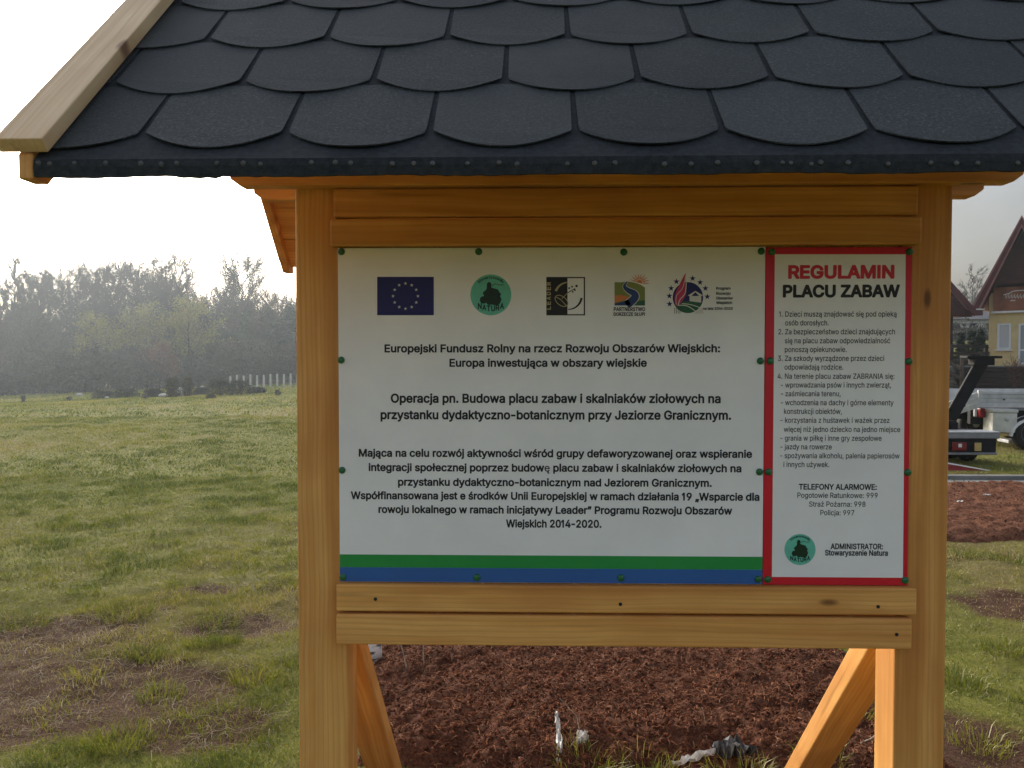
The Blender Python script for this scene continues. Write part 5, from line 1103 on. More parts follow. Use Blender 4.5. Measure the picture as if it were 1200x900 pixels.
M['thuja'] = leaf_mat('thuja', [(0, (.018, .020, .008)), (.7, (.045, .042, .015)), (1, (.16, .12, .045))], .2)
M['darkneedle'] = leaf_mat('darkneedle', [(0, (.010, .014, .008)), (1, (.032, .040, .020))], .1)
M['mistletoe'] = leaf_mat('mistletoe', [(0, (.05, .06, .02)), (1, (.10, .11, .045))], .2)
def tree_thing(name, label, cat, group, h, spread, leaf=None, leafsz=.09, leafn=4, leafr=.35, bark='bark', **kw):
    t = thing(name, label, cat, (0, 0, 0), 0, group)
    tr, li, tw = grow(h, spread, **kw)
    V, F = skin_np(tr + li, 5); link('trunk', np_mesh('trunk', V, F, None, True), M[bark], t)
    V, F = skin_np(tw, 3)
    if leaf is None: link('crown', np_mesh('crown', V, F), M['twig'], t)
    else:
        tips = [s[1] for s in tw]; LV, LF, LT = leaves_np(tips, leafsz, leafn, leafr, kw.get('seed', 1))
        V2, F2 = skin_np(tw, 4); o = len(V2)
        link('crown', np_mesh('crown', np.vstack([V2, LV]), np.vstack([F2, LF + o]), {'tint': np.concatenate([np.zeros(o), LT])}), M[leaf], t)
    return t
def place(t, px, Y, rz=None, s=1.0, sz=None, dz=-.1):
    q = at(px, 450, Y); x = q.x; t.location = (x, Y, float(terrain(np.array([x]), np.array([Y]))[0]) + dz)
    t.rotation_euler.z = random.uniform(0, 6.28) if rz is None else rz; t.scale = (s, s, sz or s); return t
def spread_copies(protos, spots):
    first = set()
    for px, Y, s, k in spots:
        p = protos[k]
        t = p if k not in first else copy_tree(p)
        first.add(k); place(t, px, Y, None, s)
G1 = 'tall bare trees of the misty wood'
bt = [tree_thing('bare_tree', 'tall leafless tree fading into the misty wood behind the field', 'tree', G1, 13.5, 3.0, up=.80, n1=42, n2=11, n3=13, tk=.66, rnd=1, base=.30, r0=.17, seed=3 + k) for k in range(3)]
nt = [tree_thing('narrow_bare_tree', 'narrow leafless tree with upswept twigs at the left of the misty wood', 'tree', 'narrow bare trees left in the misty wood', 15.5, 2.5, up=1.25, n1=60, n2=10, n3=13, tk=.62, base=.15, r0=.17, seed=21 + k) for k in range(2)]
spots = []
for px in (52, 68, 84, 98, 112, 122, 134, 146, 157, 168, 180, 190, 200, 212): spots.append((px + random.uniform(-3, 3), random.uniform(92, 106), random.uniform(.90, 1.06), random.randrange(3)))
for px in (224, 236, 246, 318, 330, 342, 355, 258): spots.append((px, random.uniform(98, 108), random.uniform(.70, .80), random.randrange(3)))
for k in range(34): spots.append((random.uniform(-330, 350), random.uniform(86, 118), random.uniform(.60, .82), random.randrange(3)))
for k in range(26): spots.append((random.uniform(360, 1090), random.uniform(90, 120), random.uniform(.6, .9), random.randrange(3)))
spread_copies(bt, spots)
spread_copies(nt, [(18, 96, .88, 1), (46, 95, .84, 1), (4, 93, .80, 0), (34, 98, .93, 0), (11, 94, .86, 0), (27, 93, 1.0, 1), (-2, 98, .85, 1), (40, 99, .88, 0), (58, 97, .92, 0), (-20, 96, 1.05, 1), (-45, 99, 1.0, 0), (-80, 98, 1.0, 1)])
# solitary big tree with mistletoe balls
mt = tree_thing('mistletoe_tree', 'lone tall bare tree with round mistletoe clumps at the right end of the wood', 'tree', None, 14.8, 4.2, up=.75, n1=46, n2=12, n3=9, rnd=1, base=.45, r0=.26, seed=77, tk=.75, n4=2)
place(mt, 286, 96, .4, .90)
for px, py, r in ((264, 342, .55), (277, 343, .45), (272, 355, .4), (259, 356, .4), (291, 355, .6), (285, 357, .55), (267, 363, .35)):
    q = at(px, py, 96 + random.uniform(-1, 1)) - Vector(mt.location)
    q = Matrix.Rotation(-.4, 4, 'Z') @ q / .90
    pts = [np.array(q) + rng.normal(0, r * .45, 3) for _ in range(40)]; V, F, T = leaves_np(pts, .13, 5, r * .18, 5)
    link('mistletoe', np_mesh('mistletoe', V, F, {'tint': T}), M['mistletoe'], mt)
# yellow green budding willows in front
G2 = 'yellow green budding trees before the misty wood'
wt = [tree_thing('budding_tree', 'hazy yellow green budding tree in front of the bare wood', 'tree', G2, 9.0, 3.4, 'leaf_willow', .085, 3, .4, up=.7, n1=26, n2=6, n3=5, base=.08, r0=.11, seed=41 + k) for k in range(2)]
spread_copies(wt, [(113, 74, .74, 0), (130, 78, .70, 1), (160, 75, .72, 1), (178, 77, .84, 0), (222, 72, .80, 1), (234, 76, .84, 0), (98, 73, .5, 1), (205, 74, .70, 0), (145, 73, .6, 0)])
rt_ = tree_thing('rusty_shrub', 'reddish brown leafy shrub among the yellow green trees', 'shrub', None, 3.8, 2.0, 'leaf_rust', .09, 3, .3, up=.6, n1=22, n2=5, n3=4, base=.1, r0=.06, seed=91)
place(rt_, 187, 68, None, .95)
# dense grey brown thicket filling the wood
G3 = 'grey brown thicket trees of the misty wood'
kt = [tree_thing('thicket_tree', 'dense grey brown twiggy tree filling the lower misty wood', 'tree', G3, 8.5, 3.2, 'leaf_brush', .10, 2, .45, up=.7, n1=30, n2=6, n3=6, base=.05, r0=.09, seed=61 + k) for k in range(2)]
sp = []
for px in range(-330, 370, 17): sp.append((px + random.uniform(-6, 6), random.uniform(79, 90), random.uniform(.65, .95), random.randrange(2)))
for px in range(-300, 360, 26): sp.append((px + random.uniform(-6, 6), random.uniform(92, 100), random.uniform(.85, 1.1), random.randrange(2)))
for px in range(372, 1085, 22): sp.append((px + random.uniform(-6, 6), random.uniform(84, 95), random.uniform(.8, 1.2), random.randrange(2)))
spread_copies(kt, sp)
# low undergrowth at the foot of the wood
G4 = 'low undergrowth shrubs at the foot of the wood'
ut = [tree_thing('undergrowth_shrub', 'low dark brown undergrowth shrub at the foot of the misty wood', 'shrub', G4, 2.8, 2.0, 'leaf_brush', .09, 7, .25, up=.5, n1=20, n2=5, n3=4, base=.02, r0=.04, seed=31 + k) for k in range(2)]
sp = []
for px in range(-320, 360, 12): sp.append((px + random.uniform(-5, 5), random.uniform(68, 76), random.uniform(.75, 1.25), random.randrange(2)))
for px in range(366, 1090, 15): sp.append((px + random.uniform(-6, 6), random.uniform(70, 82), random.uniform(.75, 1.4), random.randrange(2)))
for px in range(-300, 360, 16): sp.append((px + random.uniform(-5, 5), random.uniform(79, 83), random.uniform(1.0, 1.5), random.randrange(2)))
spread_copies(ut, sp)
# spruces on the right end
def spruce(seed, h):
    g = np.random.default_rng(seed); t = thing('spruce', 'dark green spruce in the haze at the right end of the wood', 'tree', (0, 0, 0), 0, 'dark spruces at the right end of the wood')
    V, F = skin_np([(np.array([0, 0, 0]), np.array([0, 0, h]), .14, .01)], 6); link('trunk', np_mesh('trunk', V, F), M['bark'], t)
    C = []
    for k in range(60):
        f = k / 60; z = h * (.06 + .93 * f); R_ = h * .24 * (1 - f) ** .85 + .08
        for a in np.linspace(0, 6.28, 9)[:-1] + g.uniform(0, 1):
            for s in (.3, .6, .85, 1.0): C.append((math.cos(a) * R_ * s * g.uniform(.8, 1.1), math.sin(a) * R_ * s, z - .25 * R_ * s + g.normal(0, .06)))
    V, F, T = leaves_np(C, .15, 3, .12, seed); link('crown', np_mesh('crown', V, F, {'tint': T}), M['needle'], t); return t
stt = [spruce(5, 7.5), spruce(9, 6.0)]
spread_copies(stt, [(262, 78, .75, 0), (275, 80, .95, 1), (290, 79, 1.0, 0), (303, 81, 1.05, 1), (316, 80, 1.02, 0), (328, 82, 1.1, 1), (340, 80, 1.05, 0), (352, 82, 1.05, 1), (365, 80, 1.0, 0), (380, 81, 1.0, 1)])
# garden row at the far edge of the meadow
def bush(name, label, cat, px, Y, w, h, mat, n=130, group=None, top=1.0, leaf=.075, per=10):
    q = at(px, 450, Y); z = float(terrain(np.array([q.x]), np.array([Y]))[0]); t = thing(name, label, cat, (q.x, Y, z - .03), 0, group)
    C = []
    for _ in range(n):
        a, f = random.uniform(0, 6.28), random.random() ** .8; rr = math.sqrt(random.random()) * (1 - max(0, (f - .55)) ** 1.6 * top * 1.6)
        C.append((math.cos(a) * rr * w / 2, math.sin(a) * rr * w / 2.4, h * f))
    V, F, T = leaves_np(C, leaf, per, min(w, h) * .09, random.randrange(999)); link('foliage', np_mesh('foliage', V, F, {'tint': T}), M[mat], t)
    V, F = skin_np([(np.array([random.uniform(-.1, .1), 0, 0]), np.array([random.uniform(-w / 3, w / 3), random.uniform(-.1, .1), h * .7]), .03, .008) for _ in range(6)], 5); link('stem', np_mesh('stem', V, F), M['bark'], t); return t
bush('clipped_thuja', 'left of two clipped columnar thujas at the far edge of the meadow', 'shrub', 202, 42, .78, 1.0, 'thuja', 300, leaf=.035)
bush('clipped_thuja', 'right narrower clipped thuja at the far edge of the meadow', 'shrub', 220, 43, .54, 1.06, 'thuja', 260, leaf=.035)
for px, Y, w, h, lb in ((122, 60, 1.6, .55, 'low dark juniper mound, first from the left at the meadow edge'), (148, 61, 1.7, .6, 'low dark juniper mound left of the thujas'), (180, 58, 1.3, .55, 'small dark mound right beside the left thuja'), (236, 58, 1.0, .5, 'small dark mound right of the narrower thuja'), (258, 55, 1.75, .92, 'left half of the dark low hedge right of the thujas'), (280, 55.5, 1.7, .85, 'right half of the dark low hedge before the pale fence'), (300, 58, 1.3, .4, 'faint low shrub between the dark hedge and the fence'), (247, 47, .45, .24, 'little grassy tussock in front of the dark hedge')):
    bush('low_shrub', lb, 'shrub', px, Y * .76, w * .84, h * .86, 'thuja' if h < .3 else 'darkneedle', 260, leaf=.035)
for px, Y, h, lb in ((27, 55, .5, 'tiny dark weed standing at the left edge of the meadow'), (81, 52, .32, 'tiny dark weed on the meadow, second from the left'), (170, 50, .4, 'tiny dark weed on the meadow before the juniper mounds'), (326, 48, .35, 'pale little weed on the meadow near the left post')):
    bush('weed', lb, 'weed', px, Y * .8, .3, h * .8, 'leaf_brush', 25, leaf=.05, per=6)
M['stone'] = plain('stone', (.42, .41, .39), .85, .2, var=.15, sc=8, bump=.5, bsc=25)
def rock(label, px, Y, w, h, up=0):
    b = bmesh.new(); bmesh.ops.create_icosphere(b, subdivisions=3, radius=1.0)
    for v in b.verts:
        n = Vector(v.co); k = 1 + .25 * (float(fbm(np.array([n.x * 1.7 + px]), np.array([n.y * 1.7 + n.z]), 3, 7)[0]) - .5); v.co = Vector((n.x * w / 2 * k, n.y * w / 2.2 * k, n.z * h / 2 * k))
    me = bpy.data.meshes.new('garden_stone'); b.to_mesh(me); b.free(); q = at(px, 450, Y); z = float(terrain(np.array([q.x]), np.array([Y]))[0])
    o = link('garden_stone', me, M['stone']); o.location = (q.x, Y, z + h * .3 + up); tag(o, label, 'stone')
rock('pale flat stone left of the clipped thujas', 192, 43, .6, .26); rock('pale upright stone between the two clipped thujas', 211, 44, .4, .62); rock('small white stone by the juniper mounds', 125, 45, .24, .18); rock('small pale stone far left by the undergrowth', 93, 58, .5, .25); rock('white stone peeping over the mound right of the thujas', 237, 46, .26, .24, .35)
# pale paling fence
M['paling'] = plain('paling', (.50, .49, .45), .8, .2, var=.1, sc=5)
q0 = at(270, 450, 61); fz = float(terrain(np.array([q0.x]), np.array([61.0]))[0]); fe = thing('paling_fence', 'far fence of wide spaced pale palings before the spruces', 'fence', (q0.x, 61, fz))
for k in range(17):
    m = MB(); w = .15; h = 1.02 + random.uniform(-.06, .06); x = k * .52; zz = float(terrain(np.array([q0.x + x]), np.array([61.0]))[0]) - fz
    m.prism([(x - w / 2, 0, zz), (x + w / 2, 0, zz), (x + w / 2, 0, zz + h - .06), (x, 0, zz + h), (x - w / 2, 0, zz + h - .06)], (0, -.02, 0), (0, .01, 0)); m.build('paling', M['paling'], fe)
m = MB(); m.box((-.1, .012, .42), (8.4, .05, .50)); m.build('rail', M['oldwood'], fe)
# ================================================================== right side: kerb, trailers, house
M['concrete'] = plain('concrete', (.20, .195, .185), .9, .2, var=.15, sc=3, bump=.4, bsc=60)
M['zinc'] = None
def zinc_mat(name, c, tread=False):
    t = NT(name); o = t.obj(); n = t.noise(o, 5, 4).outputs[0]; col = t.ramp(n, [(.3, tuple(x * .62 for x in c)), (.7, c)])
    sc = t.noise(t.mapping(o, (1.0, 40, 40)), 1, 3).outputs[0]; col = t.mix(t.mrange(sc, .6, .75, 0, .35), col, (.25, .22, .21))
    if tread:
        w = t.node('ShaderNodeTexWave', wave_type='BANDS', bands_direction='DIAGONAL', i_Scale=16.0, i_Distortion=0.0); t.wire(o, w.inputs[0]); t.bump(w.outputs[0], .5, .004)
    return t.base(col, .45, .5, .55)
M['zinc'] = zinc_mat('zinc', (.56, .57, .58)); M['tread'] = zinc_mat('tread', (.66, .66, .62), True)
M['rubber'] = plain('rubber', (.022, .022, .023), .85, .3, var=.1, sc=20)
M['blacksteel'] = plain('blacksteel', (.010, .010, .011), .7, .2, var=.2, sc=6)
M['greysteel'] = plain('greysteel', (.20, .20, .205), .6, .4, var=.15, sc=6)
M['lamp_red'] = plain('lamp_red', (.17, .008, .012), .25, .5, var=.05)
M['lamp_amber'] = plain('lamp_amber', (.46, .33, .12), .35, .5, var=.1)
M['redpaint'] = plain('redpaint', (.22, .012, .015), .45, .5, var=.15)
M['white_trim'] = plain('white_trim', (.72, .71, .70), .5, .4, var=.05)
q0 = at(1095, 565, 10.3)
kb = MB(); kb.box((1.6, 10.25, -.06), (14, 10.37, .085), .012, 2); o = kb.build('kerb', M['concrete']); tag(o, kind='structure')
kb = MB(); kb.box((1.6, 9.93, -.06), (14, 10.245, .034), .006, 1); o = kb.build('kerb_footing', M['concrete']); tag(o, kind='structure')
# red board leaning by the kerb
a = at(1085, 546, 11.0); P = [(a.x - .9, 0, .02), (a.x + .74, 0, .0), (a.x - .9, 0, .30)]
t = thing('red_board', 'flat dark red board with a white edge lying behind the kerb', 'board', (a.x, 11.0, 0))
m = MB(); m.prism([(-.9, 0, .05), (.80, 0, .05), (-.9, 0, .34)], (0, -.02, 0), (0, .02, 0)); m.build('panel', M['redpaint'], t)
m = MB(); m.prism([(-.9, 0, .342), (.80, 0, .052), (.86, 0, .052), (-.9, 0, .375)], (0, -.024, 0), (0, .024, 0)); m.build('edge_trim', M['white_trim'], t)
# low flat trailer seen end on
Yt = 12.0; s = Yt / FPX
c = at(1120, 520, Yt); xr = at(1172, 507, Yt).x; xl = xr - 1.7
t = thing('flat_trailer', 'low grey flatbed trailer seen from behind with red lamps', 'trailer', ((xl + xr) / 2, Yt, 0)); ox = (xl + xr) / 2
zt = at(1140, 506.5, Yt).z; zb = at(1140, 514, Yt).z; zl = at(1140, 533, Yt).z
m = MB(); m.box((xl - ox, 0, zb), (xr - ox, .38, zt - .012), .006); m.build('deck', M['greysteel'], t)
m = MB(); m.box((xl - ox, -.004, zt - .010), (xr - ox, .38, zt + .006), .004); m.build('deck_edge', M['zinc'], t)
bx = at(1168, 520, Yt).x - ox
m = MB(); m.box((xl - ox + .05, .012, at(0, 527, Yt).z), (bx, .10, zb - .003), .004); m.build('lamp_board', M['blacksteel'], t)
m = MB(); m.box((xl - ox + .02, -.02, zl), (bx + .01, .06, at(0, 527.2, Yt).z), .008); m.build('bumper', M['greysteel'], t)
for x0, x1, mt_, nm in ((1124, 1141, 'lamp_red', 'tail_lamp'), (1084, 1100, 'lamp_red', 'tail_lamp')):
    m = MB(); m.box((at(x0, 0, Yt).x - ox, -.02, at(0, 525, Yt).z), (at(x1, 0, Yt).x - ox, .009, at(0, 515.5, Yt).z), .006, 2); l = m.build(nm, M[mt_], t)
    m = MB(); xm = (at(x0, 0, Yt).x + at(x1, 0, Yt).x) / 2 - ox; m.box((xm - .02, -.026, at(0, 521, Yt).z), (xm + .03, -.021, at(0, 517, Yt).z), .003); m.build('reflector', M['white_trim'], l)
m = MB(); m.box((at(1151, 0, Yt).x - ox, -.01, at(0, 525.5, Yt).z), (at(1159, 0, Yt).x - ox, .009, at(0, 516, Yt).z), .004); m.build('side_lamp', M['lamp_amber'], t)
for x in (xl - ox + .32, bx - .22):
    for y in (.42,):
        m = MB(); m.lathe([(.10, -.08), (.22, -.08), (.25, -.05), (.25, .05), (.22, .08), (.10, .08)], (x, y, .25), 'X', 22); w_ = m.build('wheel', M['rubber'], t, True)
        m = MB(); m.lathe([(.03, -.084), (.14, -.086), (.15, -.083), (.15, .083), (.14, .086), (.03, .084)], (x, y, .25), 'X', 16); m.build('rim', M['greysteel'], w_)
# thick black arm rising behind the flat trailer
Ya = 12.95
p0, p1, p2 = at(1104, 507, Ya), at(1131, 462, Ya), at(1151, 424, Ya)
t = thing('loader_arm', 'thick black steel arm slanting up from behind the flat trailer', 'loader arm', (p0.x - .6, Ya, .25))
def rel(p, o): return Vector(p) - Vector(o.location)
m = MB(); a_, b_ = rel(p0, t), rel(p2, t); d = (b_ - a_).normalized(); m.plank((a_ + b_) / 2, (d, EY, d.cross(EY)), ((b_ - a_).length + .1, .05, .20), .012); m.build('boom', M['blacksteel'], t)
m = MB(); m.box(tuple(rel(at(1129, 420, Ya), t) - Vector((0, .12, 0))), tuple(rel(at(1170, 417, Ya), t) + Vector((0, .12, 0))), .008); m.build('cross_bar', M['blacksteel'], t)
m = MB(); m.box(tuple(rel(at(1138, 428, Ya), t) - Vector((0, .1, 0))), tuple(rel(at(1162, 419, Ya), t) + Vector((0, .1, 0))), .01); m.build('head_bracket', M['blacksteel'], t)
m = MB(); m.box((-.5, -.3, -.25), (.72, .3, .35), .04); m.box((-.35, -.2, .3), (.5, .2, .62), .03); m.build('base', M['blacksteel'], t)
# silver trailer: local x along its side, local y away
Ys_ = 14.2; k = at(1148, 459, Ys_); rz = R(-4)
t = thing('box_trailer', 'silver utility trailer with tread plate toolbox and open tailgate', 'trailer', (k.x, Ys_, 0), rz)
def S(px, py, y=0.0):
    n = (-math.sin(rz) * -1 * 0 + math.sin(rz), -math.cos(rz), 0); n = (-math.sin(-rz), -math.cos(rz), 0)
    w = on_plane(px, py, (k.x - math.sin(rz) * y, Ys_ + math.cos(rz) * y, 0), (math.sin(rz), -math.cos(rz), 0)); v = Matrix.Rotation(-rz, 4, 'Z') @ (w - Vector((k.x, Ys_, 0))); return v.x, v.z
zt, zb = S(1150, 459)[1], S(1150, 477)[1]
m = MB(); m.box((0, 0, zb), (3.6, .03, zt), .004)
for f0, f1 in ((.08, .17), (.36, .44), (.62, .68)): m.box((.02, -.012, zb + (zt - zb) * (1 - f1)), (3.55, -.001, zb + (zt - zb) * (1 - f0)), .004)
m.box((-.02, -.008, zb), (.05, .05, zt + .02), .004); m.box((1.75, -.016, zb), (1.80, -.001, zt), .003)
m.build('side_board', M['zinc'], t)
m = MB(); m.box((0, 1.6, zb), (3.6, 1.63, zt), .004); m.build('side_board', M['zinc'], t)
m = MB(); m.box((0, .032, zb - .06), (3.6, 1.598, zb - .005), .004); m.build('bed_floor', M['greysteel'], t)
for x in (.5, 1.1):
    m = MB(); m.lathe([(.014, 0), (.014, -.014), (.006, -.018)], (x - .1, -.014, zb + (zt - zb) * .5), 'Y', 10); m.build('latch', M['blacksteel'], t)
# tailgate swung open towards the left and the viewer
g0 = Vector((-.03, .0, 0))
tg = MB(); UT = Vector((-.13, -.09, .987)).normalized(); Lg = .95; dv = Vector((-.80, -.58, -.16)).normalized(); c_ = g0 + dv * Lg / 2
tg.plank((c_.x, c_.y, (zt + zb) / 2 - .01 + c_.z), (dv, UT, dv.cross(UT)), (Lg, zt - zb, .03), .004)
for f in (.28, .62): tg.plank((c_.x, c_.y, c_.z + zb + (zt - zb) * f), (dv, UT, dv.cross(UT)), (Lg - .04, .03, .055), .006)
tgo = tg.build('tailgate', M['tread'], t)
m = MB(); q = g0 + dv * .45; m.box((q.x - .02, q.y - .05, zb + .02), (q.x + .02, q.y - .0, zb + .06), .003); m.build('reflector', M['lamp_red'], tgo)
x0, z0 = S(1147, 489); x1, z1 = S(1158, 478)
m = MB(); m.box((x0, -.06, z0), (x1, .05, z1 - .01), .008, 2); m.build('tail_lamp', M['lamp_red'], t)
x0, z0 = S(1141, 488); x1, z1 = S(1144, 477)
m = MB(); m.box((x0, -.03, z0), (x1, .01, z1), .003); m.build('prop_leg', M['zinc'], t)
m = MB(); m.box((-.1, .1, .42), (3.5, .22, zb - .065), .005); m.box((-.1, 1.4, .42), (3.5, 1.52, zb - .065), .005); m.build('chassis', M['blacksteel'], t)
x0, z0 = S(1163, 507, -.3); x1, z1 = S(1192.5, 480, -.3)
m = MB(); m.box((x0, -.30, z0), (x1, .04, z1 - .06), .012, 2); tb = m.build('toolbox', M['tread'], t)
m = MB(); m.box((x0 - .01, -.315, z1 - .055), (x1 + .01, .04, z1), .008, 2); m.build('lid', M['tread'], tb)
m = MB(); xm, zm = S(1180, 491, -.3); m.lathe([(.035, 0), (.035, -.012), (.02, -.02)], (xm, -.302, zm), 'Y', 14); m.build('lock', M['zinc'], tb)
m = MB(); m.box((x0 - .02, -.28, z0 - .06), (x1 - .05, .0, z0 - .012), .004); m.build('toolbox_bracket', M['lamp_amber'], t)
# wheel with mudguard just at the picture edge
xw, zw = S(1208, 516, -.25); rw = zw - .0 if zw > .2 else .3
for x in (xw, xw + .75):
    for y in (-.22, 1.78):
        m = MB(); m.lathe([(.14, -.09), (.26, -.10), (rw - .02, -.09), (rw, -.05), (rw, .05), (rw - .02, .09), (.26, .10), (.14, .09)], (x, y, rw + .0), 'Y', 28); w_ = m.build('wheel', M['rubber'], t, True)
        m = MB(); m.lathe([(.04, -.105), (.10, -.07), (.17, -.075), (.19, -.098), (.19, .098), (.17, .075), (.10, .07), (.04, .105)], (x, y, rw), 'Y', 22); m.build('rim', M['zinc'], w_)
m = MB(); V, F = [], []
for y in (-.36, -.06):
    for i in range(19):
        a_ = math.pi * i / 18; V += [(xw + .37 - math.cos(a_) * (rw + .45) , y, rw - .05 + math.sin(a_) * (rw + .10)), (xw + .37 - math.cos(a_) * (rw + .42), y, rw - .05 + math.sin(a_) * (rw + .07))]
n_ = 38
for i in range(18):
    a_ = i * 2; F += [(a_, a_ + 2, a_ + 2 + n_, a_ + n_), (a_ + 1, a_ + 1 + n_, a_ + 3 + n_, a_ + 3), (a_, a_ + 1, a_ + 3, a_ + 2), (a_ + n_, a_ + 2 + n_, a_ + 3 + n_, a_ + 1 + n_)]
F += [(0, n_, n_ + 1, 1), (36, 37, 37 + n_, 36 + n_)]
m.add(V, F); m.build('mudguard', M['white_trim'], t)
m = MB(); m.box((.45, -.1, .10), (1.2, .3, .16), .01); m.build('step', M['zinc'], t)
# ---- terrace with its dark timber wall
YT = 30.0
zw0, zw1 = float(terrain(np.array([17.0]), np.array([30.0]))[0]), at(1150, 430, YT).z
M['darktimber'] = wood_mat('darktimber', (.050, .028, .020), (.036, .020, .014), (.022, .013, .010), (.01, .008, .006), .8)
t = thing('terrace_wall', 'long dark timber retaining wall below the yellow house', 'wall', (17, YT, zw0))
m = MB(); xl, xr = at(1121, 440, YT).x - 17, 17
for i in range(5): m.box((xl, 0, -.1 + i * (zw1 - zw0 + .1) / 5), (xr, .14, -.1 + (i + 1) * (zw1 - zw0 + .1) / 5 - .012), .01)
m.build('timber_cladding', M['darktimber'], t)
m = MB(); m.box((xl - .02, -.04, zw1 - zw0 - .008), (xr, .45, zw1 - zw0 + .045), .008); m.build('coping', M['concrete'], t)
m = MB(); m.box((14, YT + .142, zw0 - .2), (40, 60, zw1 - .012)); o = m.build('terrace', M['concrete']); tag(o, kind='structure')
# steps with pale rails at the left end of the terrace
sx = at(1108, 440, 29.4).x
t = thing('garden_stairs', 'grey timber garden stairs at the left end of the terrace', 'stairs', (sx, 29.4, zw0))
H = zw1 - zw0
for i in range(6):
    m = MB(); m.box((-.95 + i * .02, .06 + i * .0, H * (i + .7) / 6 - .05), (.55 - i * .09, .44, H * (i + .7) / 6 + .02), .006); m.build('tread', M['oldwood'], t)
for zz in (.12, .45): 
    m = MB(); a_, b_ = Vector((-.9, 0, H + zz + .34)), Vector((.62, 0, zz + .22)); d = (b_ - a_).normalized(); m.plank((a_ + b_) / 2, (d, EY, d.cross(EY)), ((b_ - a_).length, .05, .12), .006); m.build('rail', M['oldwood'], t)
for x in (-.5, .58): m = MB(); m.box((x - .05, -.06, -.1), (x + .05, .05, H * (1 if x < 0 else .45) + .75), .006); m.build('rail_post', M['oldwood'], t)
# dark terrace fence
YF = 31.0; t = thing('terrace_fence', 'dark brown rail fence on the terrace before the young conifers', 'fence', (at(1113, 420, YF).x - 3.0, YF, zw1)); ox = t.location.x
xe = at(1158, 420, YF).x - ox
for py in (406, 414, 419, 424): 
    zc = at(1140, py, YF).z - zw1; m = MB(); m.box((0, -.02, zc - .05), (xe, .02, zc + .05), .004); m.build('rail', M['darktimber'], t)
for x in (0.3, 2.0, 3.1, xe - .05): m = MB(); m.box((x - .06, .022, 0), (x + .06, .12, at(1140, 404, YF).z - zw1), .005); m.build('fence_post', M['darktimber'], t)
for px, w, h, lb in ((1126, .55, 1.35, 'left of three young dark conifers behind the terrace fence'), (1139, .75, 1.45, 'middle of three young dark conifers behind the terrace fence'), (1149, .75, 1.5, 'right of three young dark conifers, next to the yellow house')):
    q = at(px, 420, 33.0); tt = thing('young_conifer', lb, 'shrub', (q.x, 33, zw1)); C = []
    for _ in range(170):
        f = random.random(); a_ = random.uniform(0, 6.28); rr = math.sqrt(random.random()) * w / 2 * (1.05 - f) ; C.append((math.cos(a_) * rr, math.sin(a_) * rr, h * f))
    V, F, T = leaves_np(C, .05, 10, .05, 8); link('foliage', np_mesh('foliage', V, F, {'tint': T}), M['needle'], tt)
    V, F = skin_np([(np.zeros(3), np.array([0, 0, h * .9]), .03, .01)], 5); link('stem', np_mesh('stem', V, F), M['bark'], tt)
# reddish dry shrub before the terrace wall
tt = tree_thing('dry_shrub', 'leafless reddish shrub in front of the dark timber wall', 'shrub', None, 1.0, .75, None, up=1.2, n1=26, n2=5, n3=3, base=.02, r0=.010, seed=13, tk=.16, bark='bark'); q = at(1188, 440, 28.9); tt.location = (q.x, 28.9, zw0 - .02); tt.scale = (.85,) * 3
for ch in tt.children: ch.data.materials[0] = M['redtwig']
# ---- the yellow house (local x along the front, local y into the house)
M['plaster'] = plain('plaster', (.66, .51, .26), .9, .2, var=.06, sc=2, bump=.3, bsc=80)
M['roofred'] = plain('roofred', (.085, .016, .018), .5, .4, var=.15, sc=4)
M['rake_pink'] = plain('rake_pink', (.30, .13, .12), .5, .4, var=.08, sc=4)
M['soffit'] = wood_mat('soffit', (.085, .026, .020), (.062, .018, .014), (.04, .012, .009), (.02, .008, .007), .7)
M['terracotta'] = plain('terracotta', (.30, .115, .062), .7, .3, var=.25, sc=1.5)
M['pvc'] = plain('pvc', (.70, .71, .72), .35, .5, var=.02)
def glass_mat():
    t = NT('window_glass'); t.base((.30, .33, .35), .06, .5); t.b.inputs['Metallic'].default_value = .0; return t.m
M['window_glass'] = glass_mat()
def blind_mat():
    t = NT('blind'); return t.base((.52, .52, .52), .8)
M['blind'] = blind_mat()
HY, HR = 34.0, R(-38); hc = at(1158, 425, HY)
hs_ = thing('yellow_house', 'yellow plastered house with dark red steep gable roof and terracotta balcony', 'house', (hc.x, HY, zw1), HR)
def W(px, py, y=0.0):
    pt = Vector(hs_.location) + Matrix.Rotation(HR, 3, 'Z') @ Vector((0, y, 0)); n = Matrix.Rotation(HR, 3, 'Z') @ Vector((0, -1, 0))
    w = on_plane(px, py, pt, n); v = Matrix.Rotation(-HR, 3, 'Z') @ (w - Vector(hs_.location)); return v.x, v.z
Wd = 8.0; Hw = W(1158, 352)[1]
ax_, az_ = W(1197.5, 254, -.9); ex_, ez_ = W(1139.5, 360, -.9); sl = (az_ - ez_) / (ax_ - ex_)
Wd = 2 * ax_ - 0.0
m = MB(); m.box((0, 0, 0), (Wd, 9, Hw + .3)); wall = m.build('wall', M['plaster'], hs_)
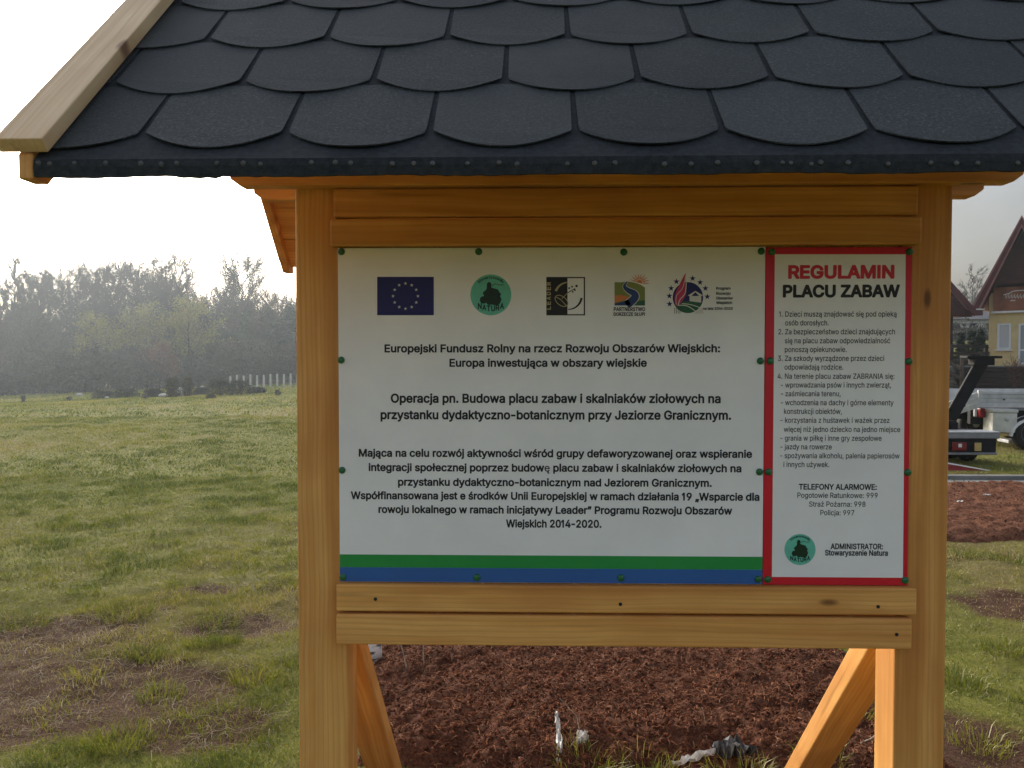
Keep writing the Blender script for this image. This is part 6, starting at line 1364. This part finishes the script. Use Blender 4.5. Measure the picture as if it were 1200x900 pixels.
# gable triangle clad in dark timber
m = MB(); zg = W(1175, 335)[1]
m.prism([(.15, 0, Hw + .302), (Wd - .15, 0, Hw + .302), (ax_, 0, az_ - .35)], (0, .05, 0), (0, .2, 0)); m.build('gable_cladding', M['soffit'], hs_)
L_ = math.hypot(ax_ - ex_, az_ - ez_)
for sgn in (1, -1):
    def X_(x): return x if sgn == 1 else 2 * ax_ - x
    m = MB(); m.prism([(X_(ex_), 0, ez_), (X_(ax_), 0, az_), (X_(ax_), 0, az_ - .17), (X_(ex_ + .12), 0, ez_ - .05)], (0, -.86, 0), (0, 9.6, 0)); rf = m.build('roof', M['roofred'], hs_)
    m = MB(); m.prism([(X_(ex_ - .03), 0, ez_ + .02), (X_(ax_), 0, az_ + .06), (X_(ax_), 0, az_ - .02), (X_(ex_ + .02), 0, ez_ - .04)], (0, -.93, 0), (0, -.865, 0)); m.build('rake_flashing', M['rake_pink'], rf)
    m = MB(); m.prism([(X_(ex_ + .03), 0, ez_ - .045), (X_(ax_), 0, az_ - .022), (X_(ax_), 0, az_ - .30), (X_(ex_ + .20), 0, ez_ - .10)], (0, -.92, 0), (0, -.866, 0)); m.build('rake_board', M['roofred'], rf)
    m = MB(); m.prism([(X_(ex_ + .20), 0, ez_ - .102), (X_(ax_), 0, az_ - .302), (X_(ax_), 0, az_ - .40), (X_(ex_ + .27), 0, ez_ - .13)], (0, -.90, 0), (0, -.866, 0)); m.build('rake_trim', M['rake_pink'], rf)
    m = MB(); m.prism([(X_(ex_ + .16), 0, ez_ - .10), (X_(ax_), 0, az_ - .19), (X_(ax_), 0, az_ - .24), (X_(ex_ + .22), 0, ez_ - .14)], (0, -.855, 0), (0, -.0, 0)); m.build('soffit', M['soffit'], rf)
# collar boarding under the gable
zc0 = W(1175, 333, -.5)[1]
m = MB(); m.prism([(-.05, 0, zc0), (Wd, 0, zc0), (ax_ + .4, 0, az_ - 1.0), (ax_ - .4, 0, az_ - 1.0)], (0, -.5, 0), (0, -.44, 0)); m.build('gable_boarding', M['soffit'], hs_)
# balcony with its lettered front
x0, z0 = W(1164, 366.5, -.12); x1, z1 = W(1164, 337, -.12)
m = MB(); m.box((x0, -.12, z0 + .06), (Wd - x0, -.002, z1), .01); bal = m.build('balcony_front', M['terracotta'], hs_)
m = MB(); m.box((x0 - .06, -.2, z0 - .03), (Wd - x0, -.002, z0 + .057), .01); m.build('balcony_ledge', M['white_trim'], bal)
m = MB()
def hb(pts, w): 
    Q = [Vector((W(px, py, -.12)[0], -.124, W(px, py, -.12)[1])) for px, py in pts]; m.tube(Q, w, 5)
hb(spline([(1176, 345.5), (1182, 344), (1187, 341.5), (1194, 340.4), (1203, 340.5), (1210, 342)], 4), .022); hb(spline([(1184, 352.6), (1186.5, 352), (1190, 352.2)], 3), .022)
for px in (1179, 1182.5, 1186, 1189.5, 1193, 1196.5, 1200): hb(spline([(px, 344.2), (px - .8, 347), (px + .4, 349.5), (px + 1.6, 346)], 3), .010)
m.build('script_lettering', M['white_trim'], bal)
# windows
def window(px0, py0, px1, py1, blind, door=False):
    xa_, zb_ = W(px0, py1); xb_, zt_ = W(px1, py0)
    m = MB(); w = .07
    for lo, hi in (((xa_, -.05, zb_), (xa_ + w, .02, zt_)), ((xb_ - w, -.05, zb_), (xb_, .02, zt_)), ((xa_ + w, -.05, zt_ - w), (xb_ - w, .02, zt_)), ((xa_ + w, -.05, zb_), (xb_ - w, .02, zb_ + w))): m.box(lo, hi, .006)
    if door: m.box((xa_ + w, -.05, zb_ + (zt_ - zb_) * .33), (xb_ - w, .02, zb_ + (zt_ - zb_) * .33 + w), .006)
    f = m.build('glazed_door' if door else 'window', M['pvc'], hs_)
    m = MB(); m.box((xa_ + w, -.018, zb_ + w), (xb_ - w, -.008, zt_ - w)); m.build('pane', M['window_glass'] if not blind else M['blind'], f)
    if not door: m = MB(); m.box((xa_ - .06, -.14, zb_ - .06), (xb_ + .06, -.002, zb_ - .004), .008); m.build('sill', M['white_trim'], f)
window(1168.5, 379, 1185, 409.5, True); window(1193, 379, 1211, 427, False, True); window(1219, 379, 1236, 409.5, True)
# ---- carport left of the house
YC = 33.0; a_, b_ = at(1111, 325.5, YC), at(1144, 362.5, YC)
t = thing('carport', 'dark carport roof edge with deep shade beneath, left of the yellow house', 'carport', (a_.x, YC, zw1)); 
def rc(px, py, y=YC): v = at(px, py, y); return Vector((v.x - a_.x, 0, v.z - zw1))
sl2 = (rc(1144, 362.5).z - rc(1111, 325.5).z) / (rc(1144, 362.5).x)
apx = -2.2; apz = rc(1111, 325.5).z - sl2 * 2.2
for s_ in (1, -1):
    def X2(x): return x if s_ == 1 else 2 * apx - x
    e = rc(1144, 362.5)
    m = MB(); m.prism([(X2(apx), 0, apz), (X2(e.x), 0, e.z), (X2(e.x - .05), 0, e.z - .28), (X2(apx), 0, apz - .26)], (0, 0, 0), (0, .07, 0)); m.build('rake_board', M['roofred'], t)
    m = MB(); m.prism([(X2(apx), 0, apz - .02), (X2(e.x - .02), 0, e.z - .02), (X2(e.x - .05), 0, e.z - .14), (X2(apx), 0, apz - .14)], (0, .075, 0), (0, 5.0, 0)); m.build('roof', M['roofred'], t)
    m = MB(); zz = rc(1120, 369.5).z; m.prism([(X2(apx), 0, apz - .262), (X2(e.x - .10), 0, e.z - .29), (X2(e.x - .10), 0, zz), (X2(apx), 0, zz)], (0, .1, 0), (0, .2, 0)); m.build('gable_boarding', M['soffit'], t)
zz = rc(1120, 369.5).z
m = MB(); x_ = rc(1110, 400).x; m.box((x_, .1, 0), (x_ + .28, .38, zz + .002), .01); m.build('pillar', M['darktimber'], t)
m = MB(); m.box((2 * apx - x_ - .28, .1, 0), (2 * apx - x_, .38, zz + .002), .01); m.build('pillar', M['darktimber'], t)
m = MB(); q = rc(1137, 369); q2 = rc(1157, 362.8); m.box((q.x, .3, q.z), (q2.x, 4, q2.z), .01); m.build('eaves_box', M['roofred'], t)
m = MB(); q = rc(1142, 362.4); q2 = rc(1157, 361.2); m.box((q.x, .24, q.z), (q2.x + .05, .5, q2.z), .01); m.build('gutter', M['white_trim'], t)
# ---- far grey house and hill trees between carport and house
YH = 78.0
c = at(1136, 390, YH); zf = at(1136, 392.5, YH).z
def far(name, px, Y, w, d, hw, hr, label, wallm, roofm):
    q = at(px, 392, Y); t = thing(name, label, 'house', (q.x, Y, zf - .4))
    m = MB(); m.box((-w / 2, 0, 0), (w / 2, d, hw)); m.build('wall', wallm, t)
    m = MB(); m.prism([(-w / 2 - .4, -.4, hw), (-w / 2 - .4, d / 2, hw + hr), (-w / 2 - .4, d + .4, hw)], (0, 0, 0), (w + .8, 0, 0)); m.build('roof', roofm, t)
    for i in range(int(w // 1.6)):
        x = -w / 2 + .9 + i * 1.6; m = MB(); m.box((x - .35, -.05, hw * .42), (x + .35, -.005, hw * .8)); m.build('window', M['blacksteel'], t)
M['greyroof'] = plain('greyroof', (.14, .14, .15), .8, .2, var=.1, sc=1); M['greywall'] = plain('greywall', (.42, .42, .42), .9, .2, var=.05, sc=1)
far('far_house', 1136, YH, 7.5, 7, 1.9, 1.6, 'distant grey roofed house with pale wall seen under the carport roof', M['greywall'], M['greyroof'])
fx = at(1136, 400, 60)
m = MB(); V = [(at(1095, 400, 46).x, 46, 1.6), (at(1330, 400, 46).x, 46, 1.6), (at(1330, 400, 130).x, 130, at(1136, 392.5, 130).z - .5), (at(1060, 400, 130).x, 130, at(1136, 392.5, 130).z - .5)]
m.prism(V, (0, 0, -3), (0, 0, 0)); o = m.build('hill', M['ground']); tag(o, kind='structure')
for px, Y, s_, sd in ((1139, 84, .75, 55), (1128, 90, .6, 56)):
    tt = tree_thing('hill_tree', 'pale bare tree rising behind the far grey house' if sd == 55 else 'smaller bare tree left behind the far grey house', 'tree', None, 9, 3, None, up=.8, n1=24, n2=6, n3=6, base=.2, r0=.12, seed=sd); q = at(px, 392, Y); tt.location = (q.x, Y, zf - .6); tt.scale = (s_,) * 3
for px, lb in ((1121, 'left of four round dark shrubs before the far grey house'), (1131, 'second from left of four dark shrubs before the far grey house'), (1145, 'third of four dark shrubs before the far grey house'), (1154, 'right of four dark shrubs before the far grey house, against the yellow corner')):
    q = at(px, 394, 70); tt = thing('far_shrub', lb, 'shrub', (q.x, 70, zf - .75)); C = [(random.gauss(0, .5), random.gauss(0, .4), abs(random.gauss(.5, .45))) for _ in range(90)]
    V, F, T = leaves_np(C, .10, 7, .12, 3); link('foliage', np_mesh('foliage', V, F, {'tint': T}), M['leaf_brush'], tt); V, F = skin_np([(np.zeros(3), np.array([0, 0, .8]), .05, .02)], 5); link('stem', np_mesh('stem', V, F), M['bark'], tt)

# ================================================================== haze
t = NT('haze'); t.n.remove(t.b)
vol = t.node('ShaderNodeVolumePrincipled'); vol.inputs['Color'].default_value = (.80, .91, 1.0, 1); vol.inputs['Density'].default_value = HAZE
vol.inputs['Anisotropy'].default_value = .65
t.wire(vol.outputs[0], t.n['Material Output'].inputs['Volume'])
m = MB(); m.box((-160, -40, -14), (160, 150, 24)); hz = m.build('haze', t.m); tag(hz, 'thin pale morning mist over the meadow and the wood', 'haze', kind='stuff')
